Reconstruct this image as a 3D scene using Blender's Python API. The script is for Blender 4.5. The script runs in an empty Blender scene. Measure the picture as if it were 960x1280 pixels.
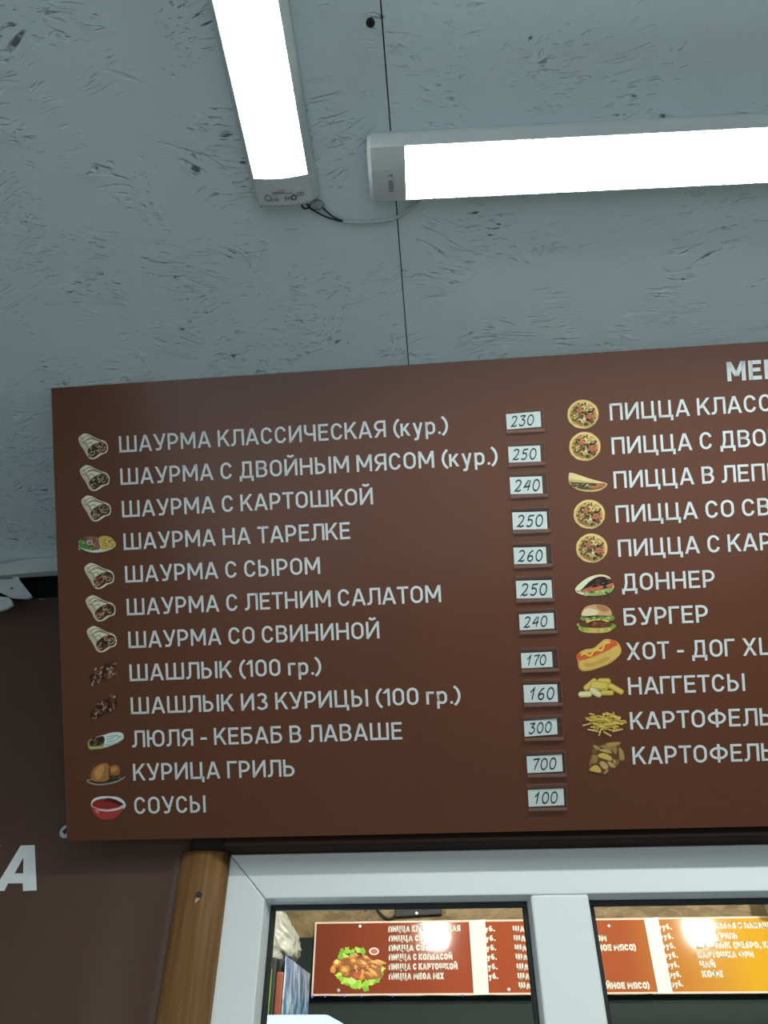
import bpy, bmesh, math, random
from mathutils import Vector, Matrix, noise

C = bpy.context.scene.collection
SC = bpy.context.scene
PI = math.pi
random.seed(7)

# ------------------------------------------------------------------ camera, world, exposure
EYE = 1.5                                   # height of the lens above the floor
FPX, PITCH, YAW, ROLL = 916.756, math.radians(38.2457), math.radians(5.031), math.radians(0.1645)
Fv = Vector((-math.sin(YAW)*math.cos(PITCH), math.cos(YAW)*math.cos(PITCH), math.sin(PITCH)))
R0 = Vector((math.cos(YAW), math.sin(YAW), 0)); U0 = R0.cross(Fv)
Rv = R0*math.cos(ROLL) + U0*math.sin(ROLL)
Uv = -R0*math.sin(ROLL) + U0*math.cos(ROLL)
cam_d = bpy.data.cameras.new('camera'); cam = bpy.data.objects.new('camera', cam_d); C.objects.link(cam)
cam_d.sensor_fit = 'VERTICAL'; cam_d.sensor_height = 36.0; cam_d.lens = 36.0*FPX/1280.0
cam_d.clip_start = 0.01
cam.matrix_world = Matrix(((Rv.x, Uv.x, -Fv.x, 0), (Rv.y, Uv.y, -Fv.y, 0), (Rv.z, Uv.z, -Fv.z, EYE), (0, 0, 0, 1)))
SC.camera = cam
SC.view_settings.view_transform = 'Standard'
SC.view_settings.look = 'None'
SC.view_settings.exposure = 0.0
SC.view_settings.gamma = 1.0
SC.view_settings.use_curve_mapping = False
w = bpy.data.worlds.new('world'); SC.world = w; w.use_nodes = True
w.node_tree.nodes['Background'].inputs[0].default_value = (0.89, 1.03, 1.08, 1)
w.node_tree.nodes['Background'].inputs[1].default_value = 1.5
SC.cycles.max_bounces = 10; SC.cycles.transparent_max_bounces = 16
SC.cycles.use_denoising = True
SC.cycles.sample_clamp_indirect = 6.0

LAMP_COL, LAMP_POW = (0.87, 1.0, 0.965), (28.0, 60.0)   # the two ceiling battens
KIT_COL, KIT_POW = (1.0, 0.97, 0.86), 520.0           # floodlights in the kitchen

# ------------------------------------------------------------------ measuring helpers
def ray(x, y):
    return Fv + Rv*((x-480)/FPX) + Uv*((640-y)/FPX)
def onwall(x, y, Y=1.1):                    # point of the vertical plane Y
    d = ray(x, y); return d*(Y/d.y) + Vector((0, 0, EYE))
def onceil(x, y, Z=0.792):                  # point of the horizontal plane Z above the lens
    d = ray(x, y); return d*(Z/d.z) + Vector((0, 0, EYE))
ALPHA = math.radians(36.499)                # lean of the menu board out of the vertical
BO = Vector((0, 1.055, EYE+0.2742))         # middle of the board's lower edge line
BUP = Vector((0, -math.sin(ALPHA), math.cos(ALPHA))); BN = Vector((0, -math.cos(ALPHA), -math.sin(ALPHA)))
def onboard(x, y):                          # board coordinates (along, up)
    d = ray(x, y); q = d*(((BO-Vector((0, 0, EYE))).dot(BN))/d.dot(BN)) + Vector((0, 0, EYE)) - BO
    return (q.x, q.dot(BUP))
CZ = EYE + 0.792                            # ceiling height
WY = 1.1                                    # front wall plane

# ------------------------------------------------------------------ materials
def principled(name):
    m = bpy.data.materials.new(name); m.use_nodes = True
    return m, m.node_tree, m.node_tree.nodes['Principled BSDF']
def mat(name, col, rough=0.5, var=0.06, scale=12.0, bump=0.0, bscale=60.0, spec=0.5, metal=0.0, coat=0.0, stretch=(1, 1, 1)):
    m, t, b = principled(name); N, L = t.nodes, t.links
    b.inputs['Roughness'].default_value = rough; b.inputs['Metallic'].default_value = metal
    b.inputs['Specular IOR Level'].default_value = spec
    b.inputs['Coat Weight'].default_value = coat; b.inputs['Coat Roughness'].default_value = 0.12
    tc = N.new('ShaderNodeTexCoord'); mp = N.new('ShaderNodeMapping'); mp.inputs['Scale'].default_value = stretch
    L.new(tc.outputs['Object'], mp.inputs[0])
    n = N.new('ShaderNodeTexNoise'); n.inputs['Scale'].default_value = scale; n.inputs['Detail'].default_value = 4
    L.new(mp.outputs[0], n.inputs['Vector'])
    r = N.new('ShaderNodeValToRGB')
    r.color_ramp.elements[0].position = 0.3; r.color_ramp.elements[1].position = 0.7
    r.color_ramp.elements[0].color = tuple(c*(1-var) for c in col)+(1,)
    r.color_ramp.elements[1].color = tuple(min(1, c*(1+var)) for c in col)+(1,)
    L.new(n.outputs[0], r.inputs[0]); L.new(r.outputs[0], b.inputs['Base Color'])
    if bump:
        n2 = N.new('ShaderNodeTexNoise'); n2.inputs['Scale'].default_value = bscale; n2.inputs['Detail'].default_value = 5
        L.new(mp.outputs[0], n2.inputs['Vector'])
        bp = N.new('ShaderNodeBump'); bp.inputs['Strength'].default_value = bump; bp.inputs['Distance'].default_value = 0.002
        L.new(n2.outputs[0], bp.inputs['Height']); L.new(bp.outputs[0], b.inputs['Normal'])
    return m
def emit(name, col, s):
    m = bpy.data.materials.new(name); m.use_nodes = True; t = m.node_tree
    t.nodes.clear(); e = t.nodes.new('ShaderNodeEmission'); o = t.nodes.new('ShaderNodeOutputMaterial')
    e.inputs[0].default_value = tuple(col)+(1,); e.inputs[1].default_value = s
    t.links.new(e.outputs[0], o.inputs[0]); return m
def clear(name, tint=(1, 1, 1), ior=1.45, haze=0.0, hazecol=(1, 1, 1), rough=0.02):
    m = bpy.data.materials.new(name); m.use_nodes = True; t = m.node_tree; N, L = t.nodes, t.links; N.clear()
    tr = N.new('ShaderNodeBsdfTransparent'); tr.inputs[0].default_value = tuple(tint)+(1,)
    gl = N.new('ShaderNodeBsdfGlossy'); gl.inputs['Roughness'].default_value = rough
    df = N.new('ShaderNodeBsdfDiffuse'); df.inputs[0].default_value = tuple(hazecol)+(1,)
    fr = N.new('ShaderNodeFresnel'); fr.inputs[0].default_value = ior
    a = N.new('ShaderNodeMixShader'); a.inputs[0].default_value = haze
    L.new(tr.outputs[0], a.inputs[1]); L.new(df.outputs[0], a.inputs[2])
    c = N.new('ShaderNodeMixShader'); L.new(fr.outputs[0], c.inputs[0]); L.new(a.outputs[0], c.inputs[1]); L.new(gl.outputs[0], c.inputs[2])
    o = N.new('ShaderNodeOutputMaterial'); L.new(c.outputs[0], o.inputs[0]); return m
_ink = {}
def ink(r, g, b):                           # printed colour given as the display value 0-255
    k = (r, g, b)
    if k not in _ink:
        f = lambda v: (v/255/12.92) if v/255 <= 0.04045 else ((v/255+0.055)/1.055)**2.4
        _ink[k] = mat('printed ink %02x%02x%02x' % k, tuple(min(0.88, f(v)*1.18) for v in (r, g, b)), 0.4, 0.04, 90, spec=0.3)
    return _ink[k]

def osb(name, colA, colB, crack, bump=0.6, painted=True):
    """Strand board: strands of differing direction show as ridges and hairline cracks."""
    m, t, b = principled(name); N, L = t.nodes, t.links
    tc = N.new('ShaderNodeTexCoord')
    def layer(rot, sx, sy, scale, seed):
        wn = N.new('ShaderNodeTexNoise'); wn.inputs['Scale'].default_value = 3.2; wn.inputs['Detail'].default_value = 2
        mp0 = N.new('ShaderNodeMapping'); mp0.inputs['Location'].default_value = (seed, seed*0.7, 0)
        L.new(tc.outputs['Object'], mp0.inputs[0]); L.new(mp0.outputs[0], wn.inputs['Vector'])
        sc = N.new('ShaderNodeVectorMath'); sc.operation = 'SCALE'; sc.inputs['Scale'].default_value = 0.28
        L.new(wn.outputs['Color'], sc.inputs[0])
        ad = N.new('ShaderNodeVectorMath'); L.new(mp0.outputs[0], ad.inputs[0]); L.new(sc.outputs[0], ad.inputs[1])
        mp = N.new('ShaderNodeMapping'); mp.inputs['Rotation'].default_value = (0, 0, rot); mp.inputs['Scale'].default_value = (sx, sy, 1)
        L.new(ad.outputs[0], mp.inputs[0])
        return mp, scale
    def edge(mp, scale, lo):                 # short sharp flecks along the strand direction
        v = N.new('ShaderNodeTexNoise'); v.inputs['Scale'].default_value = scale; v.inputs['Detail'].default_value = 1.5; v.inputs['Roughness'].default_value = 0.4
        L.new(mp.outputs[0], v.inputs['Vector'])
        r = N.new('ShaderNodeMapRange'); r.inputs['From Min'].default_value = lo; r.inputs['From Max'].default_value = lo+0.07
        L.new(v.outputs[0], r.inputs['Value']); return r.outputs[0]
    def cell(mp, scale):
        v = N.new('ShaderNodeTexVoronoi'); v.inputs['Scale'].default_value = scale
        L.new(mp.outputs[0], v.inputs['Vector']); s = N.new('ShaderNodeSeparateColor'); L.new(v.outputs['Color'], s.inputs[0]); return s.outputs[0]
    def mask(scale, lo, hi, seed):
        mp = N.new('ShaderNodeMapping'); mp.inputs['Location'].default_value = (seed, 0, seed)
        L.new(tc.outputs['Object'], mp.inputs[0])
        n = N.new('ShaderNodeTexNoise'); n.inputs['Scale'].default_value = scale; n.inputs['Detail'].default_value = 3
        L.new(mp.outputs[0], n.inputs['Vector'])
        r = N.new('ShaderNodeMapRange'); r.inputs['From Min'].default_value = lo; r.inputs['From Max'].default_value = hi
        L.new(n.outputs[0], r.inputs['Value']); return r.outputs[0]
    def mul(a, c):
        x = N.new('ShaderNodeMath'); x.operation = 'MULTIPLY'
        for i, q in enumerate((a, c)):
            if isinstance(q, float): x.inputs[i].default_value = q
            else: L.new(q, x.inputs[i])
        return x.outputs[0]
    def add(a, c):
        x = N.new('ShaderNodeMath'); x.operation = 'ADD'; L.new(a, x.inputs[0]); L.new(c, x.inputs[1]); x.use_clamp = False; return x.outputs[0]
    A = layer(1.2, 0.13, 1.0, 60, 1.3); B = layer(-1.15, 0.12, 1.0, 52, 5.1); D = layer(0.5, 0.14, 1.0, 66, 9.7)
    eA, eB, eD = edge(A[0], 215, .61), edge(B[0], 190, .61), edge(D[0], 240, .61)
    mA, mB, mD = mask(12, 0.52, 0.62, 2.0), mask(10, 0.53, 0.63, 6.0), mask(15, 0.53, 0.63, 11.0)
    def gate(x, lo):
        r = N.new('ShaderNodeMapRange'); r.inputs['From Min'].default_value = lo; r.inputs['From Max'].default_value = lo+0.02; L.new(x, r.inputs['Value']); return r.outputs[0]
    cA, cB, cD = cell(*A), cell(*B), cell(*D)
    hA, hB, hD = mul(mA, gate(cA, 0.5)), mul(mB, gate(cB, 0.5)), mul(mD, gate(cD, 0.55))
    cracks = add(add(mul(eA, mA), mul(eB, mB)), mul(eD, mD))
    hgt = add(add(mul(cA, hA), mul(cB, hB)), mul(cD, hD))
    fine = N.new('ShaderNodeTexNoise'); fine.inputs['Scale'].default_value = 220; fine.inputs['Detail'].default_value = 3
    L.new(tc.outputs['Object'], fine.inputs['Vector'])
    h2 = add(mul(hgt, 0.5), mul(cracks, -0.8)); h3 = add(h2, mul(fine.outputs[0], 0.10))
    bp = N.new('ShaderNodeBump'); bp.inputs['Strength'].default_value = bump; bp.inputs['Distance'].default_value = 0.0045
    L.new(h3, bp.inputs['Height']); L.new(bp.outputs[0], b.inputs['Normal'])
    big = N.new('ShaderNodeTexNoise'); big.inputs['Scale'].default_value = 2.6; big.inputs['Detail'].default_value = 4
    L.new(tc.outputs['Object'], big.inputs['Vector'])
    mx = N.new('ShaderNodeMix'); mx.data_type = 'RGBA'; mx.inputs['A'].default_value = colA+(1,); mx.inputs['B'].default_value = colB+(1,)
    if painted: L.new(big.outputs[0], mx.inputs['Factor'])
    else: L.new(add(mul(cell(*A), 0.5), mul(cell(*B), 0.5)), mx.inputs['Factor'])
    cm = N.new('ShaderNodeMix'); cm.data_type = 'RGBA'; cm.inputs['B'].default_value = crack+(1,)
    L.new(mx.outputs['Result'], cm.inputs['A'])
    sharp = N.new('ShaderNodeMath'); sharp.operation = 'POWER'; sharp.inputs[1].default_value = 3.0; sharp.use_clamp = True
    clampn = N.new('ShaderNodeClamp'); L.new(cracks, clampn.inputs[0]); L.new(clampn.outputs[0], sharp.inputs[0])
    L.new(mul(sharp.outputs[0], mask(70, 0.50, 0.62, 3.3)), cm.inputs['Factor'])
    L.new(cm.outputs['Result'], b.inputs['Base Color']); b.inputs['Roughness'].default_value = 0.55
    b.inputs['Specular IOR Level'].default_value = 0.35
    return m

M = {}
M['ceiling'] = osb('grey painted strand board', (0.70, 0.83, 0.85), (0.76, 0.885, 0.90), (0.17, 0.20, 0.20))
M['rawosb'] = osb('raw strand board', (0.15, 0.095, 0.045), (0.36, 0.255, 0.125), (0.04, 0.025, 0.01), 0.6, False)
M['darkwall'] = mat('dark brown wall sheet', (0.035, 0.022, 0.017), 0.5, 0.15, 5)
M['banner'] = mat('brown banner vinyl', (0.095, 0.046, 0.032), 0.45, 0.06, 4, 0.15, 300)
M['board'] = mat('brown glossy board print', (0.138, 0.043, 0.018), 0.17, 0.05, 3, spec=0.5)
M['vinyl'] = mat('white lettering print', (0.80, 0.81, 0.80), 0.42, 0.03, 30)
M['edge'] = mat('board core edge', (0.30, 0.20, 0.15), 0.6, 0.1, 30)
M['pvc'] = mat('white window plastic', (0.80, 0.80, 0.79), 0.35, 0.015, 5)
M['gasket'] = mat('black rubber gasket', (0.008, 0.011, 0.011), 0.45, 0.2, 40)
M['glass'] = clear('window glass', (0.97, 0.99, 0.98), rough=0.01)
M['lintel'] = mat('dark brown stained plank', (0.022, 0.010, 0.006), 0.75, 0.3, 14, 0.2, 80, spec=0.15, stretch=(0.1, 1, 1))
M['dark'] = mat('dark cavity', (0.006, 0.007, 0.007), 0.9, 0.2, 20)
M['plastic'] = mat('white lamp plastic', (0.66, 0.69, 0.68), 0.4, 0.02, 20)
M['housing'] = mat('white lamp housing metal', (0.64, 0.69, 0.68), 0.35, 0.02, 20)
M['lampglow'] = [emit('lit batten diffuser', LAMP_COL, q) for q in LAMP_POW]
M['floodglow'] = emit('lit flood lens', KIT_COL, KIT_POW)
M['mark'] = mat('grey lamp marking', (0.13, 0.15, 0.16), 0.5, 0.1, 80)
M['darkwire'] = mat('dark blue wire sleeve', (0.012, 0.018, 0.045), 0.4, 0.1, 60)
M['whitecable'] = mat('white cable sheath', (0.55, 0.60, 0.62), 0.4, 0.04, 60)
M['clearplug'] = clear('clear strain relief', (0.9, 0.95, 0.95), haze=0.35, hazecol=(0.6, 0.65, 0.66), rough=0.15)
M['pocket'] = clear('clear acrylic pocket', (0.97, 0.95, 0.94), ior=1.2, haze=0.06, hazecol=(0.6, 0.36, 0.28), rough=0.15)
M['pocketedge'] = clear('acrylic edge', (0.9, 0.82, 0.78), ior=1.3, haze=0.30, hazecol=(0.55, 0.30, 0.22), rough=0.15)
M['card'] = mat('white price card', (0.72, 0.77, 0.75), 0.6, 0.03, 120)
M['marker'] = mat('dark green-black marker', (0.012, 0.035, 0.04), 0.5, 0.1, 100)
M['metal'] = mat('zinc screw', (0.55, 0.56, 0.56), 0.35, 0.1, 100, metal=0.8)
M['darkmetal'] = mat('dark screw head', (0.03, 0.033, 0.034), 0.5, 0.2, 200, metal=0.3)
M['washer'] = mat('pale washer plastic', (0.55, 0.60, 0.58), 0.5, 0.08, 150)
M['bracket'] = mat('white painted metal angle', (0.58, 0.62, 0.62), 0.45, 0.08, 40)
M['greywall'] = mat('grey painted side wall', (0.34, 0.36, 0.36), 0.7, 0.06, 3)
M['floor'] = mat('grey floor boards', (0.33, 0.33, 0.33), 0.6, 0.15, 6)
M['paving'] = mat('pale concrete paving', (0.62, 0.62, 0.63), 0.8, 0.1, 2)
M['kitdark'] = mat('dark grey kitchen cladding', (0.024, 0.036, 0.033), 0.7, 0.2, 5, spec=0.25, stretch=(0.15, 1, 3))
M['paper'] = mat('white masking paper', (0.88, 0.89, 0.84), 0.6, 0.02, 30)
M['black'] = mat('black plastic', (0.010, 0.012, 0.013), 0.6, 0.15, 40)
M['bag'] = mat('white plastic bag', (0.24, 0.24, 0.21), 0.38, 0.08, 20, 0.6, 45)
M['green'] = mat('green door strip', (0.12, 0.28, 0.03), 0.4, 0.1, 20)
M['redstrip'] = mat('red brown frame strip', (0.20, 0.06, 0.035), 0.4, 0.15, 20)
M['duct'] = mat('pale blue grey duct metal', (0.34, 0.42, 0.43), 0.35, 0.08, 20, metal=0.3)
M['boxglow'] = emit('added pale box glow', (0.62, 0.93, 1.0), 1.6)
M['blueled'] = emit('blue led bulb', (0.10, 0.12, 1.0), 1.3)
M['counter'] = mat('pale worktop', (0.5, 0.5, 0.47), 0.4, 0.05, 20)

def wood(name):
    m, t, b = principled(name); N, L = t.nodes, t.links
    tc = N.new('ShaderNodeTexCoord'); mp = N.new('ShaderNodeMapping'); mp.inputs['Scale'].default_value = (1, 1, 0.045)
    L.new(tc.outputs['Object'], mp.inputs[0])
    n = N.new('ShaderNodeTexNoise'); n.inputs['Scale'].default_value = 190; n.inputs['Detail'].default_value = 5; L.new(mp.outputs[0], n.inputs['Vector'])
    n2 = N.new('ShaderNodeTexNoise'); n2.inputs['Scale'].default_value = 40; n2.inputs['Detail'].default_value = 2; L.new(mp.outputs[0], n2.inputs['Vector'])
    a = N.new('ShaderNodeMath'); a.operation = 'ADD'; L.new(n.outputs[0], a.inputs[0]); L.new(n2.outputs[0], a.inputs[1])
    h = N.new('ShaderNodeMath'); h.operation = 'MULTIPLY'; h.inputs[1].default_value = 0.5; L.new(a.outputs[0], h.inputs[0])
    r = N.new('ShaderNodeValToRGB'); e = r.color_ramp.elements
    e[0].position, e[0].color = 0.34, (0.115, 0.05, 0.017, 1); e[1].position, e[1].color = 0.66, (0.26, 0.125, 0.042, 1)
    L.new(h.outputs[0], r.inputs[0]); L.new(r.outputs[0], b.inputs['Base Color']); b.inputs['Roughness'].default_value = 0.6; b.inputs['Specular IOR Level'].default_value = 0.25
    bp = N.new('ShaderNodeBump'); bp.inputs['Strength'].default_value = 0.15; bp.inputs['Distance'].default_value = 0.001
    L.new(n.outputs[0], bp.inputs['Height']); L.new(bp.outputs[0], b.inputs['Normal'])
    return m
M['wood'] = wood('varnished timber')

def kboard_mat():
    m, t, b = principled('red to amber printed board'); N, L = t.nodes, t.links
    tc = N.new('ShaderNodeTexCoord'); s = N.new('ShaderNodeSeparateXYZ'); L.new(tc.outputs['Object'], s.inputs[0])
    mr = N.new('ShaderNodeMapRange'); mr.inputs['From Min'].default_value = -0.5; mr.inputs['From Max'].default_value = 1.1; L.new(s.outputs[0], mr.inputs[0])
    r = N.new('ShaderNodeValToRGB'); e = r.color_ramp.elements
    e[0].position, e[0].color = 0.0, (0.235, 0.058, 0.03, 1); e[1].position, e[1].color = 1.0, (0.80, 0.42, 0.03, 1)
    for p, c in ((0.35, (0.40, 0.085, 0.038, 1)), (0.68, (0.45, 0.115, 0.045, 1)), (0.86, (0.70, 0.32, 0.05, 1)), (0.93, (0.80, 0.42, 0.03, 1))):
        q = e.new(p); q.color = c
    L.new(mr.outputs[0], r.inputs[0]); L.new(r.outputs[0], b.inputs['Base Color']); b.inputs['Roughness'].default_value = 0.07
    return m
M['kboard'] = kboard_mat()

def water_mat():
    m, t, b = principled('blue water print'); N, L = t.nodes, t.links
    tc = N.new('ShaderNodeTexCoord'); mp = N.new('ShaderNodeMapping'); mp.inputs['Scale'].default_value = (1, 1, 0.5); L.new(tc.outputs['Object'], mp.inputs[0])
    n = N.new('ShaderNodeTexNoise'); n.inputs['Scale'].default_value = 28; n.inputs['Detail'].default_value = 6; n.inputs['Distortion'].default_value = 1.2
    L.new(mp.outputs[0], n.inputs['Vector']); r = N.new('ShaderNodeValToRGB'); e = r.color_ramp.elements
    e[0].position, e[0].color = 0.40, (0.04, 0.13, 0.34, 1); e[1].position, e[1].color = 0.60, (0.55, 0.74, 0.85, 1)
    q = e.new(0.5); q.color = (0.16, 0.33, 0.58, 1)
    L.new(n.outputs[0], r.inputs[0]); L.new(r.outputs[0], b.inputs['Base Color']); b.inputs['Roughness'].default_value = 0.3
    return m
M['water'] = water_mat()

# ------------------------------------------------------------------ mesh helpers
def obj(name, bm, mats, parent=None, smooth=False):
    me = bpy.data.meshes.new(name); bmesh.ops.recalc_face_normals(bm, faces=bm.faces) if smooth is not None else None
    bm.to_mesh(me); bm.free()
    for m in (mats if isinstance(mats, (list, tuple)) else [mats]): me.materials.append(m)
    if smooth:
        for p in me.polygons: p.use_smooth = True
    o = bpy.data.objects.new(name, me); C.objects.link(o)
    if parent is not None: o.parent = parent
    return o
def thing(name, label, cat, loc=(0, 0, 0), rot=(0, 0, 0), group=None):
    o = bpy.data.objects.new(name, None); C.objects.link(o); o.location = loc; o.rotation_euler = rot
    o.empty_display_size = 0.05
    o['label'] = label; o['category'] = cat
    if group: o['group'] = group
    return o
def tag(o, label, cat, group=None):
    o['label'] = label; o['category'] = cat
    if group: o['group'] = group
    return o
def struct(name, bm, m, parent=None, smooth=False):
    o = obj(name, bm, m, parent, smooth)
    o['kind'] = 'structure'
    return o
def box(bm, x0, x1, y0, y1, z0, z1, mi=0, bevel=0.0):
    r = bmesh.ops.create_cube(bm, size=1.0)
    for v in r['verts']:
        v.co = Vector((x0+(v.co.x+.5)*(x1-x0), y0+(v.co.y+.5)*(y1-y0), z0+(v.co.z+.5)*(z1-z0)))
    fs = set(f for v in r['verts'] for f in v.link_faces)
    for f in fs: f.material_index = mi
    if bevel:
        bmesh.ops.bevel(bm, geom=list(set(e for f in fs for e in f.edges)), offset=bevel, segments=2, affect='EDGES', profile=0.5)
def prism(bm, pts, depth, mi=0):
    """pts: 3D polygon, extruded along vector depth"""
    d = Vector(depth)
    a = [bm.verts.new(Vector(p)) for p in pts]; b = [bm.verts.new(Vector(p)+d) for p in pts]
    fs = [bm.faces.new(a), bm.faces.new(b[::-1])]
    n = len(pts)
    for i in range(n): fs.append(bm.faces.new((a[i], b[i], b[(i+1) % n], a[(i+1) % n])))
    for f in fs: f.material_index = mi
def tube(bm, pts, rad, seg=10, mi=0):
    pts = [Vector(p) for p in pts]; rings = []
    up = Vector((0.31, 0.2, 0.93)).normalized()
    for i, p in enumerate(pts):
        t = (pts[min(i+1, len(pts)-1)]-pts[max(i-1, 0)]).normalized()
        a = t.cross(up).normalized(); b = t.cross(a)
        r = rad[i] if isinstance(rad, (list, tuple)) else rad
        rings.append([bm.verts.new(p+(a*math.cos(k*2*PI/seg)+b*math.sin(k*2*PI/seg))*r) for k in range(seg)])
    for i in range(len(rings)-1):
        for k in range(seg):
            f = bm.faces.new((rings[i][k], rings[i][(k+1) % seg], rings[i+1][(k+1) % seg], rings[i+1][k])); f.material_index = mi; f.smooth = True
    bm.faces.new(rings[0][::-1]).material_index = mi; bm.faces.new(rings[-1]).material_index = mi
def spline(pts, n=8):
    P = [Vector(p) for p in pts]; P = [P[0]*2-P[1]]+P+[P[-1]*2-P[-2]]; out = []
    for i in range(1, len(P)-2):
        for k in range(n):
            t = k/n
            out.append(0.5*((2*P[i])+(P[i+1]-P[i-1])*t+(2*P[i-1]-5*P[i]+4*P[i+1]-P[i+2])*t*t+(3*P[i]-P[i-1]-3*P[i+1]+P[i+2])*t**3))
    out.append(P[-2]); return out
def disc(bm, c, ax, r, depth, seg=20, mi=0):
    """short cylinder starting at c, along ax"""
    ax = Vector(ax).normalized(); u = ax.orthogonal().normalized(); v = ax.cross(u); c = Vector(c)
    prism(bm, [c+(u*math.cos(k*2*PI/seg)+v*math.sin(k*2*PI/seg))*r for k in range(seg)], ax*depth, mi)

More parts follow.
